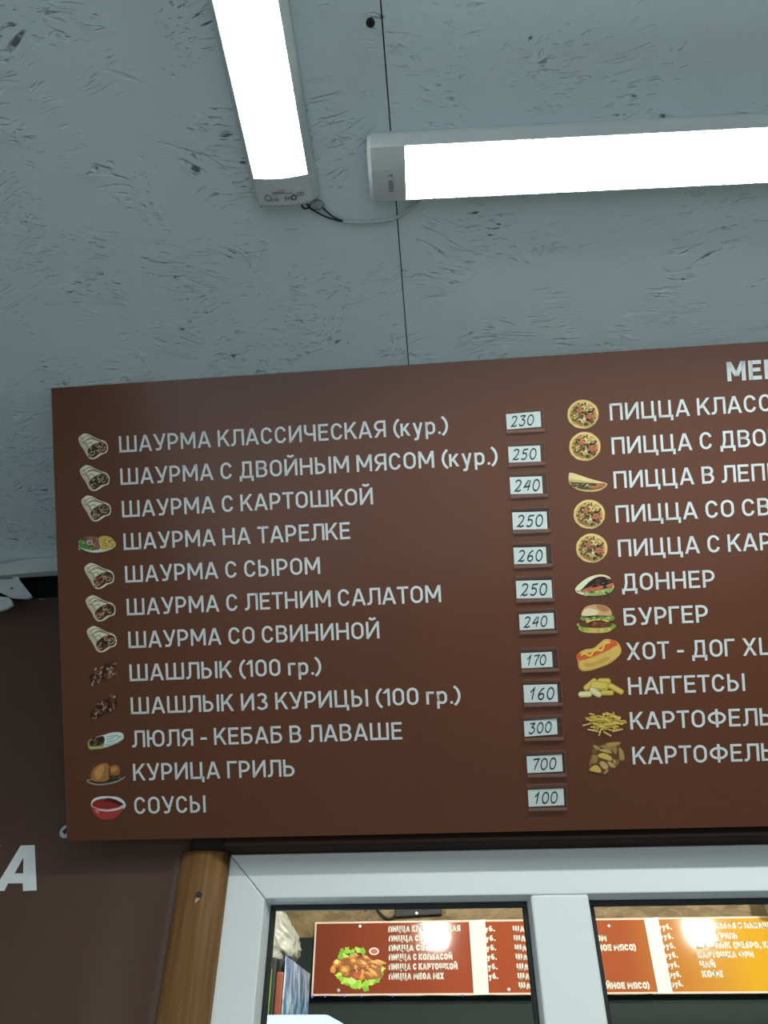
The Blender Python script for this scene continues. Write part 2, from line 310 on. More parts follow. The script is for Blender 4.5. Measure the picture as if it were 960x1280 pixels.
# ------------------------------------------------------------------ stroke lettering
def arc(cx, cy, rx, ry, a0, a1, n=10):
    return [(cx+rx*math.cos(math.radians(a0+(a1-a0)*i/n)), cy+ry*math.sin(math.radians(a0+(a1-a0)*i/n))) for i in range(n+1)]
def oval(x0, x1, y0, y1, rr=None):
    rx = (x1-x0)/2; ry = min((y1-y0)/2, rx*1.05) if rr is None else rr
    cx = (x0+x1)/2
    return arc(cx, y1-ry, rx, ry, 0, 180, 14)+arc(cx, y0+ry, rx, ry, 180, 360, 14)
def glyph(ch, s):
    h = s/2; k = max(0, s-0.15)
    P, D = [], []                    # ribbons (pts, closed); slanted bars cut level
    def p(*pts, closed=False): P.append((list(pts), closed))
    def vb(x, y0=0, y1=1): p((x, y0), (x, y1))
    def hb(x0, x1, y): p((x0, y), (x1, y))
    def bowl(x0, R, y0, y1):
        ry = (y1-y0)/2; rx = min(ry, (R-x0)*0.62); p(*([(x0, y1), (R-rx, y1)]+arc(R-rx, (y0+y1)/2, rx, ry, 90, -90, 12)[1:]+[(x0, y0)]))
    T, B = 1-h, h
    W = {'Ш': 1.04, 'Щ': 1.08, 'А': .80, 'У': .74, 'Р': .62, 'М': .86, 'К': .70, 'Л': .76, 'С': .66, 'И': .73, 'Й': .73, 'Ч': .66, 'Е': .58, 'Я': .66,
         'О': .68, 'Н': .71, 'Ы': .90, 'Ь': .62, 'В': .65, 'Д': .80, 'Т': .64, 'Б': .64, 'Г': .55, 'З': .62, 'Ц': .78, 'Ю': 1.0, 'П': .70, 'Ф': .92,
         'Х': .72, 'M': .86, 'E': .58, 'G': .68, 'A': .80, 'I': .15, 'X': .72, 'L': .54, 'к': .54, 'у': .56, 'р': .55, 'г': .42, 'б': .56, '1': .36, '0': .62,
         '(': .26, ')': .26, '.': .17, ',': .17, '-': .36, ' ': .30, 'C': .66, 'D': .68, '/': .4, 'Y': .7}
    wd = W.get(ch, .6) + (k*0.9 if ch not in ' ' else 0)
    L, R = h, wd-h
    ch = {'M': 'М', 'E': 'Е', 'A': 'А', 'X': 'Х', 'C': 'С'}.get(ch, ch)
    if ch in 'ШЩ': vb(L); vb(wd/2); vb(R); hb(0, wd, B)
    elif ch == 'А':
        D += [(L*1.15, 0, wd/2-.012, 1), (wd-L*1.15, 0, wd/2+.012, 1)]; hb(wd*.27, wd*.73, .30)
    elif ch == 'У':
        D += [(L*1.15, 1, wd*.53, .32)]; p((R, 1.0), (wd*.60, .30), *arc(wd*.42, .22, wd*.16, .22-h, 0, -90, 6), (wd*.18, h))
    elif ch == 'Р': vb(L); bowl(L, R, .40, T)
    elif ch == 'М': vb(L); vb(R); D += [(L*1.1, 1, wd/2, .24), (wd-L*1.1, 1, wd/2, .24)]
    elif ch == 'К': vb(L); D += [(R*1.0-.02, 1, L+.08, .40), (wd*.42, .60, R+.0, 0)]
    elif ch == 'Л': vb(R); p((R+h, T), (wd*.30, T), (wd*.30, .34), *arc(wd*.12, .26, wd*.17, .26-h, 0, -90, 6), (0, h))
    elif ch == 'С': p(*(arc(wd/2, T-.33, wd/2-h, .33, 18, 180, 12)+arc(wd/2, B+.33, wd/2-h, .33, 180, 342, 12)))
    elif ch in 'ИЙ':
        vb(L); vb(R); D += [(L+.02, .06, R-.02, .94)]
        if ch == 'Й': p(*arc(wd/2, 1.25, .16, .12, 190, 350, 8))
    elif ch == 'Ч': vb(R); p((L, 1), (L, .66), *arc(L+.25, .62, .25, .20, 180, 270, 6)[1:], (R, .42))
    elif ch == 'Е': vb(L); hb(L, wd, T); hb(L, wd, B); hb(L, wd*.92, .52)
    elif ch == 'Я': vb(R); ry = (T-.42)/2; p(*([(R, T), (L+ry, T)]+arc(L+ry, (T+.42)/2, ry, ry, 90, 270, 12)[1:]+[(R, .42)])); D += [(L, 0, wd*.55, .44)]
    elif ch == 'О' or ch == '0': p(*oval(L, R, B, T), closed=True)
    elif ch == 'Н': vb(L); vb(R); hb(L, R, .5)
    elif ch == 'П': vb(L); vb(R); hb(0, wd, T)
    elif ch == 'Г': vb(L); hb(0, wd, T)
    elif ch == 'Т': vb(wd/2); hb(0, wd, T)
    elif ch == 'Ь': vb(L); bowl(L, R, B, .58)
    elif ch == 'Ы': vb(L); bowl(L, wd-.25-s, B, .58); vb(R)
    elif ch == 'Б': vb(L); hb(0, wd*.92, T); bowl(L, R, B, .57)
    elif ch == 'В': vb(L); bowl(L, R, B, .53); bowl(L, R-.03, .53, T)
    elif ch == 'Д': hb(0, wd, B); vb(L, -.19, h); vb(R, -.19, h); p((R-.09, h), (R-.09, T), (wd*.30, T), (wd*.30, .45), (wd*.20, h))
    elif ch == 'З': p(*(arc(wd*.46, .74, wd*.46-h, .26-h, 155, -90, 12))); p(*(arc(wd*.46, .285, wd*.52-h, .285-h+.0, 90, -155, 12)))
    elif ch == 'Ц': vb(L); vb(R-.1); hb(0, wd-h, B); vb(R, -.19, s)
    elif ch == 'Ю': vb(L); hb(L, wd*.4, .5); p(*oval(wd*.38, R, B, T), closed=True)
    elif ch == 'Ф': vb(wd/2, -.02, 1.02); p(*oval(L, R, .15+h, .87-h, min(.28, .355-h)), closed=True)
    elif ch == 'Х': D += [(L*1.1, 0, wd-L*1.1, 1), (L*1.1, 1, wd-L*1.1, 0)]
    elif ch == 'G': p(*(arc(wd/2, T-.33, wd/2-h, .33, 18, 180, 12)+arc(wd/2, B+.33, wd/2-h, .33, 180, 360, 12)+[(R, .5), (wd*.55, .5)]))
    elif ch == 'L': vb(L); hb(0, wd, B)
    elif ch == 'I': vb(wd/2)
    elif ch == 'D': vb(L); bowl(L, R, B, T)
    elif ch == '/': D += [(L, 0, R, 1)]
    elif ch == 'Y': D += [(L, 1, wd/2, .45), (R, 1, wd/2, .45)]; vb(wd/2, 0, .5)
    elif ch == 'к': vb(L, 0, .74); D += [(R-.02, .74, L+.05, .30), (wd*.40, .44, R, 0)]
    elif ch == 'у': D += [(L*1.1, .74, wd*.52, .02)]; p((R, .74), (wd*.48, -.08), *arc(wd*.34, -.10, wd*.14, .13, 0, -90, 5), (wd*.12, -.23))
    elif ch == 'р': vb(L, -.26, .74); p(*oval(L, R, h, .75-h), closed=True)
    elif ch == 'г': vb(L, 0, .74); hb(0, wd, .74-h)
    elif ch == 'б': p(*oval(L, R, h, .72-h), closed=True); p((L, .36), (L, .62), *arc(L+.28, .66, .28, .30, 180, 100, 6), (R, 1.0))
    elif ch == '1': vb(R); D += [(h*.8, .72, R-.02, .97)]
    elif ch == '(': p(*arc(wd+.42, .46, wd+.42-h, .66, 125, 235, 10))
    elif ch == ')': p(*arc(-.42, .46, wd+.42-h, .66, 55, -55, 10))
    elif ch == '.': vb(wd/2, 0, s)
    elif ch == ',': D += [(wd*.3, -.16, wd*.6, s)]
    elif ch == '-': hb(0, wd, .40)
    return P, D, wd
TIGHT = set('АУТЛГКA')
def ribbon(bm, pts, closed, s, fn, mi=0):
    V2 = [Vector((a, b)) for a, b in pts]; n = len(V2); q = []
    if closed and (V2[0]-V2[-1]).length < 1e-6: V2.pop(); n -= 1
    V2 = [v for i, v in enumerate(V2) if i == 0 or (v-V2[i-1]).length > 1e-5]; n = len(V2)
    for i in range(n):
        a = V2[i-1] if (i > 0 or closed) else None
        c = V2[(i+1) % n] if (i < n-1 or closed) else None
        d1 = (V2[i]-a).normalized() if a is not None else None
        d2 = (c-V2[i]).normalized() if c is not None else None
        if d1 is None: d1 = d2
        if d2 is None: d2 = d1
        n1 = Vector((-d1.y, d1.x)); n2 = Vector((-d2.y, d2.x)); mm = n1+n2
        if mm.length < 1e-4: mm = n1
        mm.normalize(); l = (s/2)/max(0.35, mm.dot(n1))
        q.append((bm.verts.new(fn(V2[i].x+mm.x*l, V2[i].y+mm.y*l)), bm.verts.new(fn(V2[i].x-mm.x*l, V2[i].y-mm.y*l))))
    for i in range(n if closed else n-1):
        a, b = q[i], q[(i+1) % n]
        try: bm.faces.new((a[0], a[1], b[1], b[0])).material_index = mi
        except ValueError: pass
def text_bm(bm, text, s, x0, y0, cap, width=None, z=0.0, shear=0.0, frame=None, gap=0.145):
    """level lettering at (x0,y0) of the local xy plane; width scales the line to its true length"""
    x = 0; pl = []
    prev = None
    for ch in text:
        P, D, wd = glyph(ch, s)
        if prev is not None:
            g = gap if ' ' not in (ch, prev) else 0.06
            if (ch in TIGHT) and (prev in TIGHT): g *= 0.45
            elif ch in TIGHT or prev in TIGHT: g *= 0.75
            x += g
        pl.append((x, P, D)); x += wd; prev = ch
    kx = (width/(x*cap)) if width else 1.0
    if frame is None: frame = lambda a, b: Vector((x0+a*cap*kx+shear*b*cap, y0+b*cap, z))
    for gx, P, D in pl:
        for pts, cl in P:
            ribbon(bm, pts, cl, s, lambda a, b: frame(gx+a, b))
        for (xa, ya, xb, yb) in D:
            hw = s*math.hypot(xb-xa, yb-ya)/abs(yb-ya)/2
            bm.faces.new([bm.verts.new(frame(gx+a, b)) for a, b in ((xa-hw, ya), (xa+hw, ya), (xb+hw, yb), (xb-hw, yb))])
    return x*cap*kx
def up_normals(bm, n):
    for f in bm.faces:
        f.normal_update()
        if f.normal.dot(n) < 0: f.normal_flip()
def lettering(name, text, s, x0, y0, cap, m, parent, width=None, z=0.0005, shear=0.0, gap=0.145):
    bm = bmesh.new(); text_bm(bm, text, s, x0, y0, cap, width, z, shear, gap=gap); up_normals(bm, Vector((0, 0, 1)))
    return obj(name, bm, m, parent, smooth=None)

# ------------------------------------------------------------------ the setting
X0, X1, Y0, Y1 = -1.35, 1.75, -1.5, 3.15
bm = bmesh.new()                            # ceiling: two sheets with the open joint between them
box(bm, X0, -0.0263, Y0, WY+0.06, CZ, CZ+0.018); box(bm, -0.0249, X1, Y0, WY+0.06, CZ, CZ+0.018)
ceiling = struct('ceiling', bm, M['ceiling'])
bm = bmesh.new(); box(bm, X0, X1, Y0, Y1, CZ+0.019, CZ+0.04); roof = struct('ceiling_backing', bm, M['dark'])
bm = bmesh.new(); box(bm, X0, X1, WY+0.061, Y1, CZ, CZ+0.018); struct('ceiling_kitchen', bm, M['rawosb'])
bm = bmesh.new(); box(bm, X0, X1, Y0, Y1, -0.03, 0); struct('floor', bm, M['floor'])
bm = bmesh.new(); box(bm, X0-.03, X0, Y0, Y1, 0, CZ+0.04); struct('wall_left', bm, M['greywall'])
bm = bmesh.new(); box(bm, X1, X1+.03, Y0, Y1, 0, CZ+0.04); struct('wall_right', bm, M['greywall'])
bm = bmesh.new(); box(bm, X0, X1, Y0-.04, Y0, 1.69, CZ+0.04); struct('sky_blocker', bm, M['darkwall'])  # unseen header added to keep the bright sky out of the pane reflections
# the porch is open at the rear towards a paved yard
bm = bmesh.new(); box(bm, -30, 30, -40, Y0-0.001, -0.12, -0.04); struct('ground', bm, M['paving'])
WX0, WX1, WZ0, WZ1 = -0.3155, 1.32, 0.95, EYE+0.2630        # window opening
BT = EYE+0.7105                                              # top of the banner-clad sheet
bm = bmesh.new()
box(bm, X0, WX0, WY+0.001, WY+0.05, 0, BT); box(bm, WX1, X1, WY+0.001, WY+0.05, 0, CZ)
box(bm, WX0, WX1, WY+0.001, WY+0.05, 0, WZ0); box(bm, WX0, WX1, WY+0.001, WY+0.05, WZ1, CZ)
struct('wall_front', bm, M['darkwall'])
bm = bmesh.new(); box(bm, X0, WX0, WY+0.05, WY+0.059, 0, CZ); struct('wall_front_backing', bm, M['dark'])
bm = bmesh.new(); box(bm, X0, WX0, WY+0.001, WY+0.02, EYE+0.772, CZ); struct('trim_1', bm, M['ceiling'])
# dark plank over the window that the board's lower edge rests on
bm = bmesh.new()
zt = WZ1+0.0005
prism(bm, [(-0.332, 1.064, zt+.022), (-0.3155, 1.0995, zt), (WX1, 1.0995, zt), (WX1, 1.064, zt+.0035), (-0.316, 1.064, zt+.0035)], (0, 0, 0.0))if False else None
box(bm, -0.316, WX1, 1.062, 1.1, zt, zt+0.09, bevel=0.002)
struct('trim_2', bm, M['lintel'])

# window: frame with mitred corner, mullion, gaskets and panes
win = thing('window_1', '', '', (0, 0, 0)); del win['label']; del win['category']; win['kind'] = 'structure'
FD = 0.07
iL, iT = -0.2595, EYE+0.2058; mL, mR = 0.1009, 0.1770; iR, iB = WX1-0.06, WZ0+0.06
def frame_bar(pts):
    bm = bmesh.new(); prism(bm, [(x, WY, z) for x, z in pts], (0, FD, 0))
    bmesh.ops.bevel(bm, geom=[e for e in bm.edges if all(abs(v.co.y-WY) < 1e-6 for v in e.verts)], offset=0.0018, segments=2, affect='EDGES', profile=0.5)
    return struct('window_frame', bm, M['pvc'], win)
g = 0.0004
frame_bar([(WX0, WZ0), (iL, iB), (iL, iT-g), (WX0, WZ1-g)])
frame_bar([(WX0+g, WZ1), (iL+g, iT), (iR-g, iT), (WX1-g, WZ1)])
frame_bar([(WX1, WZ0), (WX1, WZ1-g), (iR, iT-g), (iR, iB)])
frame_bar([(WX0, WZ0-.0), (WX1, WZ0-.0), (iR, iB-g), (iL, iB-g)])
bm = bmesh.new(); box(bm, mL, mR, WY-0.0015, WY+FD, iB, iT-0.0005, bevel=0.003); struct('window_mullion', bm, M['pvc'], win)
for (a, b) in ((iL, mL), (mR, iR)):
    bm = bmesh.new(); yb = WY+0.025            # sloped inner bead
    for (p, q, n) in (((a, iT), (b, iT), (0, -1)), ((a, iB), (a, iT), (1, 0)), ((b, iT), (b, iB), (-1, 0)), ((b, iB), (a, iB), (0, 1))):
        prism(bm, [(p[0], WY+0.004, p[1]), (p[0]+n[0]*.003, yb, p[1]+n[1]*.003), (p[0]+n[0]*.003, yb+.012, p[1]+n[1]*.003), (p[0], yb+.012, p[1])], (q[0]-p[0], 0, q[1]-p[1]))
    struct('glazing_bead', bm, M['pvc'], win)
    bm = bmesh.new()
    a2, b2, t2, u2 = a+.0032, b-.0032, iT-.0032, iB+.0032
    for (x0, x1, z0, z1) in ((a2, b2, t2-.0065, t2), (a2, b2, u2, u2+.0065), (a2, a2+.0065, u2+.0065, t2-.0065), (b2-.0065, b2, u2+.0065, t2-.0065)):
        box(bm, x0, x1, yb+.002, yb+.011, z0, z1, bevel=0.0012)
    struct('gasket', bm, M['gasket'], win)
    bm = bmesh.new(); box(bm, a2+.003, b2-.003, yb+.012, yb+.016, u2+.003, t2-.003); struct('glass_pane', bm, M['glass'], win)

# kitchen walls seen through the panes
bm = bmesh.new(); box(bm, X0, X1, 3.05, 3.1, EYE+0.44, CZ); struct('wall_kitchen_upper', bm, M['rawosb'])
bm = bmesh.new(); box(bm, X0, X1, 3.05, 3.1, 0, EYE+0.44)
for k in range(5):
    zz = EYE+0.235-0.075*k; box(bm, X0, X1, 3.035, 3.05, zz-0.064, zz, bevel=0.004)
struct('wall_kitchen_lower', bm, M['kitdark'])

# ------------------------------------------------------------------ banner on the left wall
ban = thing('wall_banner', 'brown vinyl banner with large white italic letters on the wall left of the window', 'banner', (-0.62, WY, EYE))
bm = bmesh.new()
nx, nz = 40, 26; xa, xb, za, zb = -1.25, -0.374, -1.2, 0.7095
vs = []
for i in range(nx+1):
    for j in range(nz+1):
        x = xa+(xb-xa)*i/nx; z = za+(zb-za)*j/nz
        t = max(0, (x+0.60)/0.226); f = max(0, min(1, (0.28-z)/0.25))
        y = -0.0012-0.0085*f*t*(0.5+0.5*math.sin(62*x+z*2.3))-0.0035*f*max(0, (x+0.405)/0.03)**2*0.6
        vs.append(bm.verts.new((x+0.62, y, z)))
for i in range(nx):
    for j in range(nz):
        a = i*(nz+1)+j; bm.faces.new((vs[a], vs[a+nz+1], vs[a+nz+2], vs[a+1]))
up_normals(bm, Vector((0, -1, 0)))
sheet = obj('banner_sheet', bm, M['banner'], ban, smooth=None)
for q in sheet.data.polygons: q.use_smooth = True
so = sheet.modifiers.new('thickness', 'SOLIDIFY'); so.thickness = 0.0006; so.offset = -1
def banpt(x, y, d=-0.0022):
    q = onwall(x, y, WY-0.001); return Vector((q.x+0.62, d, q.z-EYE))
bm = bmesh.new()
A_out = [(-8, 1114), (6.2, 1113.8), (10.5, 1104.4), (28.8, 1104.4), (29.4, 1114), (46.5, 1113.2), (43.8, 1056.6), (26.2, 1057.2)]
A_hole = [(18.8, 1092), (29.4, 1092), (29.8, 1072)]
o_, h_ = [banpt(*p) for p in A_out], [banpt(*p) for p in A_hole]
ov = [bm.verts.new(p) for p in o_]; hv = [bm.verts.new(p) for p in h_]
for f in ((0, 1, 2, 'h0', 7), (2, 3, 'h1', 'h0'), (3, 4, 5), (3, 5, 'h1'), (5, 6, 'h2', 'h1'), (6, 7, 'h2'), (7, 'h0', 'h2')):
    bm.faces.new([hv[int(i[1])] if isinstance(i, str) else ov[i] for i in f])
up_normals(bm, Vector((0, -1, 0))); obj('lettering', bm, M['vinyl'], ban, smooth=None)
bm = bmesh.new()                            # the letter before it, mostly past the picture's edge
kz0, kz1 = banpt(0, 1114).z, banpt(0, 1057).z; kx = banpt(2.5, 1058).x
hgt = kz1-kz0
def ksh(a, b): return Vector((kx-0.072+a*hgt+0.18*b*hgt, -0.0022, kz0+b*hgt))
for pts in (((0, 0), (.30, 0), (.30, 1), (0, 1)), ((.28, .42), (.50, .55), (.98, 1.0), (.60, 1.0), (.28, .68)), ((.36, .58), (.62, 0), (.96, 0), (.58, .68))):
    bm.faces.new([bm.verts.new(ksh(*p)) for p in pts])
up_normals(bm, Vector((0, -1, 0))); obj('lettering', bm, M['vinyl'], ban, smooth=None)
p = banpt(83, 1040, 0)
bm = bmesh.new(); disc(bm, (p.x, -0.0018, p.z), (0, -1, 0), 0.0092, 0.0022, 28); bmesh.ops.bevel(bm, geom=[e for e in bm.edges if all(v.co.y < -.003 for v in e.verts)], offset=.0008, segments=2, affect='EDGES', profile=.5)
wsh = obj('washer', bm, M['washer'], ban)
bm = bmesh.new(); disc(bm, (p.x, -0.004, p.z), (0, -1, 0), 0.0034, 0.0012, 16)
box(bm, p.x-.0042, p.x+.0042, -.0055, -.0045, p.z-.0008, p.z+.0008); box(bm, p.x-.0008, p.x+.0008, -.0055, -.0045, p.z-.0042, p.z+.0042)
obj('screw_head', bm, M['darkmetal'], wsh)
a_, b_ = banpt(49, 748.5, 0), banpt(56, 748, 0)
bm = bmesh.new(); tube(bm, [(a_.x, -.0025, a_.z-.002), (b_.x, -.0025, b_.z-.002)], 0.0007, 6); obj('staple', bm, M['metal'], ban)

# white tapered batten under the ceiling edge, and the bent metal angles below it
bm = bmesh.new()
prism(bm, [(-1.0, 1.099, EYE+.7465), (-0.50, 1.099, EYE+.769), (-0.50, 1.099, CZ-.0015), (-0.776, 1.099, CZ-.0015), (-0.8323, 1.099, EYE+.7786), (-1.0, 1.099, EYE+.752)], (0, -0.014, 0))
tag(obj('wall_batten', bm, M['bracket']), 'white tapered wooden batten along the ceiling edge left of the menu board', 'batten')
def zp(x, y, Y=1.088):                      # spot of the close look at the corner
    return onwall(x/8.73, 680+y/8.73, Y)
br = thing('metal_angle', 'bent white metal angle with a screw hole in the gap over the banner', 'bracket', (-0.80, 1.095, EYE+.73))
bm = bmesh.new(); off = Vector(br.location)
prism(bm, [zp(*q)-off for q in ((-60, 390), (150, 380), (300, 600), (130, 590), (60, 555), (-60, 500))], (0, 0.0022, 0)); obj('plate', bm, M['bracket'], br)
bm = bmesh.new()
prism(bm, [zp(*q)-off+Vector((0, -.0005, 0)) for q in ((150, 380), (215, 372), (226, 408), (362, 582), (325, 606), (300, 600))], (0, -0.005, 0)); obj('folded_lip', bm, M['bracket'], br)
bm = bmesh.new(); disc(bm, zp(130, 485)-off+Vector((0, .0005, 0)), (0, -1, 0), 0.0021, 0.0012, 14); obj('screw_hole', bm, M['dark'], br)
bm = bmesh.new()
prism(bm, [zp(*q, 1.074) for q in ((-60, 565), (95, 578), (125, 610), (140, 660), (60, 705), (-60, 735))], (0, 0.006, 0))
bmesh.ops.bevel(bm, geom=bm.edges[:], offset=.0012, segments=2, affect='EDGES', profile=.5)
tag(obj('trim_offcut', bm, M['bracket']), 'short pale plastic trim end poking in below the bent metal angle', 'trim piece')

# half-log post beside the window
post = thing('timber_post', 'varnished half-round timber post between the brown banner and the white window', 'post', (-0.3485, WY, 0))
bm = bmesh.new(); n = 22; PW, PD = 0.0345, 0.021
zs = [0.0+i*(EYE+0.2630)/30 for i in range(31)]
rings = []
for z in zs:
    ring = [bm.verts.new((PW*math.cos(PI*k/n)*(1+.012*math.sin(z*5)), -0.004-PD*math.sin(PI*k/n)**0.8, z)) for k in range(n+1)]
    ring += [bm.verts.new((-PW, 0, z)), bm.verts.new((PW, 0, z))]
    rings.append(ring)
m_ = len(rings[0])
for i in range(len(rings)-1):
    for k in range(m_):
        f = bm.faces.new((rings[i][k], rings[i][(k+1) % m_], rings[i+1][(k+1) % m_], rings[i+1][k])); f.smooth = k < n
bm.faces.new(rings[0][::-1]); bm.faces.new(rings[-1])
obj('post_body', bm, M['wood'], post)
hp = onwall(248.5, 1118.5, 1.0745)-Vector(post.location)
bm = bmesh.new(); disc(bm, hp+Vector((0, .0005, 0)), (0, -1, 0), 0.0042, 0.0022, 16); obj('screw', bm, M['darkmetal'], post)
bm = bmesh.new()
prism(bm, [hp+Vector((a/1000, -.0006, b/1000)) for a, b in ((-4.5, 1), (-2, 4.5), (3, 4), (1, 0), (2.5, -4.5), (-.5, -7), (-2.5, -9.5), (-4, -9), (-3, -4.5))], (0, .001, 0))
obj('chipped_wood', bm, ink(205, 170, 120), post)

# ------------------------------------------------------------------ the menu board
BW0, BW1, BH = -0.5395, 1.475, 0.642
brd = thing('menu_board', 'large brown menu board with white lettering and food pictures leaning over the window', 'menu board', BO, (PI/2+ALPHA, 0, 0))
bm = bmesh.new(); box(bm, BW0, BW1, 0, BH, -0.004, 0.0)
for f in bm.faces:
    f.material_index = 0 if f.normal.z > .5 else 1
obj('panel', bm, [M['board'], M['edge']], brd)
S = 0.138
LEFT = [('ШАУРМА КЛАССИЧЕСКАЯ (кур.)', 149, 560, 565.5, 0), ('ШАУРМА С ДВОЙНЫМ МЯСОМ (кур.)', 150.5, 622, 605.5, 1), ('ШАУРМА С КАРТОШКОЙ', 152.5, 466, 647, 2),
        ('ШАУРМА НА ТАРЕЛКЕ', 154.5, 437.5, 687, 3), ('ШАУРМА С СЫРОМ', 156.5, 400, 728, 4), ('ШАУРМА С ЛЕТНИМ САЛАТОМ', 158.5, 551, 768.5, 5),
        ('ШАУРМА СО СВИНИНОЙ', 160.5, 474, 809.5, 6), ('ШАШЛЫК (100 гр.)', 162, 401.5, 850.5, 7), ('ШАШЛЫК ИЗ КУРИЦЫ (100 гр.)', 163.5, 575.5, 892, 8),
        ('ЛЮЛЯ - КЕБАБ В ЛАВАШЕ', 165, 502.5, 933.5, 9), ('КУРИЦА ГРИЛЬ', 166.5, 368, 975.5, 10), ('СОУСЫ', 168, 257, 1017, 11)]
PITCHV = (0.5435-0.0355)/11
for text, xa, xb, yb_, k in LEFT:
    v = 0.5435-PITCHV*k
    ua = onboard(xa, yb_-11)[0]
    ye = yb_-11-(xb-xa)*0.055+(xb-xa)*0.0021*k*1.2
    ub = onboard(xb, ye)[0]
    lettering('lettering', text, S, ua, v, 0.0235, M['vinyl'], brd, ub-ua)
RIGHT = [('ПИЦЦА КЛАССИЧЕСКАЯ', 762), ('ПИЦЦА С ДВОЙНЫМ', 764.5), ('ПИЦЦА В ЛЕПЁШКЕ'.replace('Ё', 'Е'), 767), ('ПИЦЦА СО СВИНИНОЙ', 769.5), ('ПИЦЦА С КАРТОШКОЙ', 772.5),
         ('ДОННЕР', 777), ('БУРГЕР', 779.5), ('ХОТ - ДОГ XL', 783), ('НАГГЕТСЫ', 785), ('КАРТОФЕЛЬ', 787.5), ('КАРТОФЕЛЬ', 790.5)]
RV0, RP = 0.5480, (0.5480-0.0855)/10
REFW = {0: ('ПИЦЦА', 862), 1: ('ПИЦЦА', 865), 2: ('ПИЦЦА', 867.5), 3: ('ПИЦЦА', 872), 4: ('ПИЦЦА', 874.5)}
def natural(text):
    b_ = bmesh.new(); l = text_bm(b_, text, S, 0, 0, 1.0); b_.free(); return l
for k, (text, xa) in enumerate(RIGHT):
    v = RV0-RP*k; yb_ = [525, 568.5, 611, 653.5, 697, 739, 782, 825, 868, 911.5, 955.5][k]
    ua = onboard(xa, yb_-10)[0]
    if k in REFW:
        ub = onboard(REFW[k][1], yb_-16)[0]; wd = (ub-ua)*natural(text)/natural('ПИЦЦА')
    else:
        xe = {5: 893.5, 6: 885, 7: 962, 8: 931, 9: 965, 10: 967}[k]; wd = onboard(xe, yb_-12)[0]-ua
    lettering('lettering', text, S, ua, v, 0.0232, M['vinyl'], brd, wd)
ua = onboard(908.5, 465)[0]
lettering('heading', 'МЕНЮ', 0.20, ua, 0.5915, 0.0262, M['vinyl'], brd, (onboard(952, 462)[0]-ua)*natural('МЕНЮ')/natural('МЕ')*0.985)

# printed food pictures -------------------------------------------------
class Pic:
    """flat print made of stacked coloured patches, coordinates in close-look pixels"""
    def __init__(s, ox, oy, sc): s.o = (ox, oy, sc); s.bm = bmesh.new(); s.mats = []; s.z = 0.0004; s.du = s.dv = 0.0
    def uv(s, x, y):
        u, v = onboard(s.o[0]+x/s.o[2], s.o[1]+y/s.o[2]); return u+s.du, v+s.dv
    def mi(s, c):
        m = ink(*c)
        if m not in s.mats: s.mats.append(m)
        return s.mats.index(m)
    def poly(s, pts, c):
        s.z += 0.00002
        bmv = [s.bm.verts.new((*s.uv(*p), s.z)) for p in pts]
        f = s.bm.faces.new(bmv); f.material_index = s.mi(c); f.normal_update()
        if f.normal.z < 0: f.normal_flip()
    def smooth(s, pts, c, n=4):
        P = [Vector((p[0], p[1], 0)) for p in pts]; N = len(P); out = []
        for i in range(N):
            a, b, d, e = P[i-1], P[i], P[(i+1) % N], P[(i+2) % N]
            for k in range(n):
                t = k/n; q = 0.5*((2*b)+(d-a)*t+(2*a-5*b+4*d-e)*t*t+(3*b-a-3*d+e)*t**3); out.append((q.x, q.y))
        s.poly(out, c)
    def blob(s, x, y, rx, ry, c, rot=0.0, rough=0.15, n=12, rnd=random):
        r = math.radians(rot); out = []
        for k in range(n):
            a = 2*PI*k/n; f = 1+rnd.uniform(-rough, rough); px, py = rx*f*math.cos(a), ry*f*math.sin(a)
            out.append((x+px*math.cos(r)-py*math.sin(r), y+px*math.sin(r)+py*math.cos(r)))
        s.poly(out, c)
    def line(s, pts, wd, c):
        s.z += 0.00002; mi = s.mi(c); n0 = len(s.bm.faces)
        ribbon(s.bm, pts, False, wd, lambda a, b: Vector((*s.uv(a, b), s.z)), mi)
        s.bm.faces.ensure_lookup_table()
        for f in s.bm.faces[n0:]:
            f.normal_update()
            if f.normal.z < 0: f.normal_flip()
    def done(s, name): return obj(name, s.bm, s.mats, brd, smooth=None)

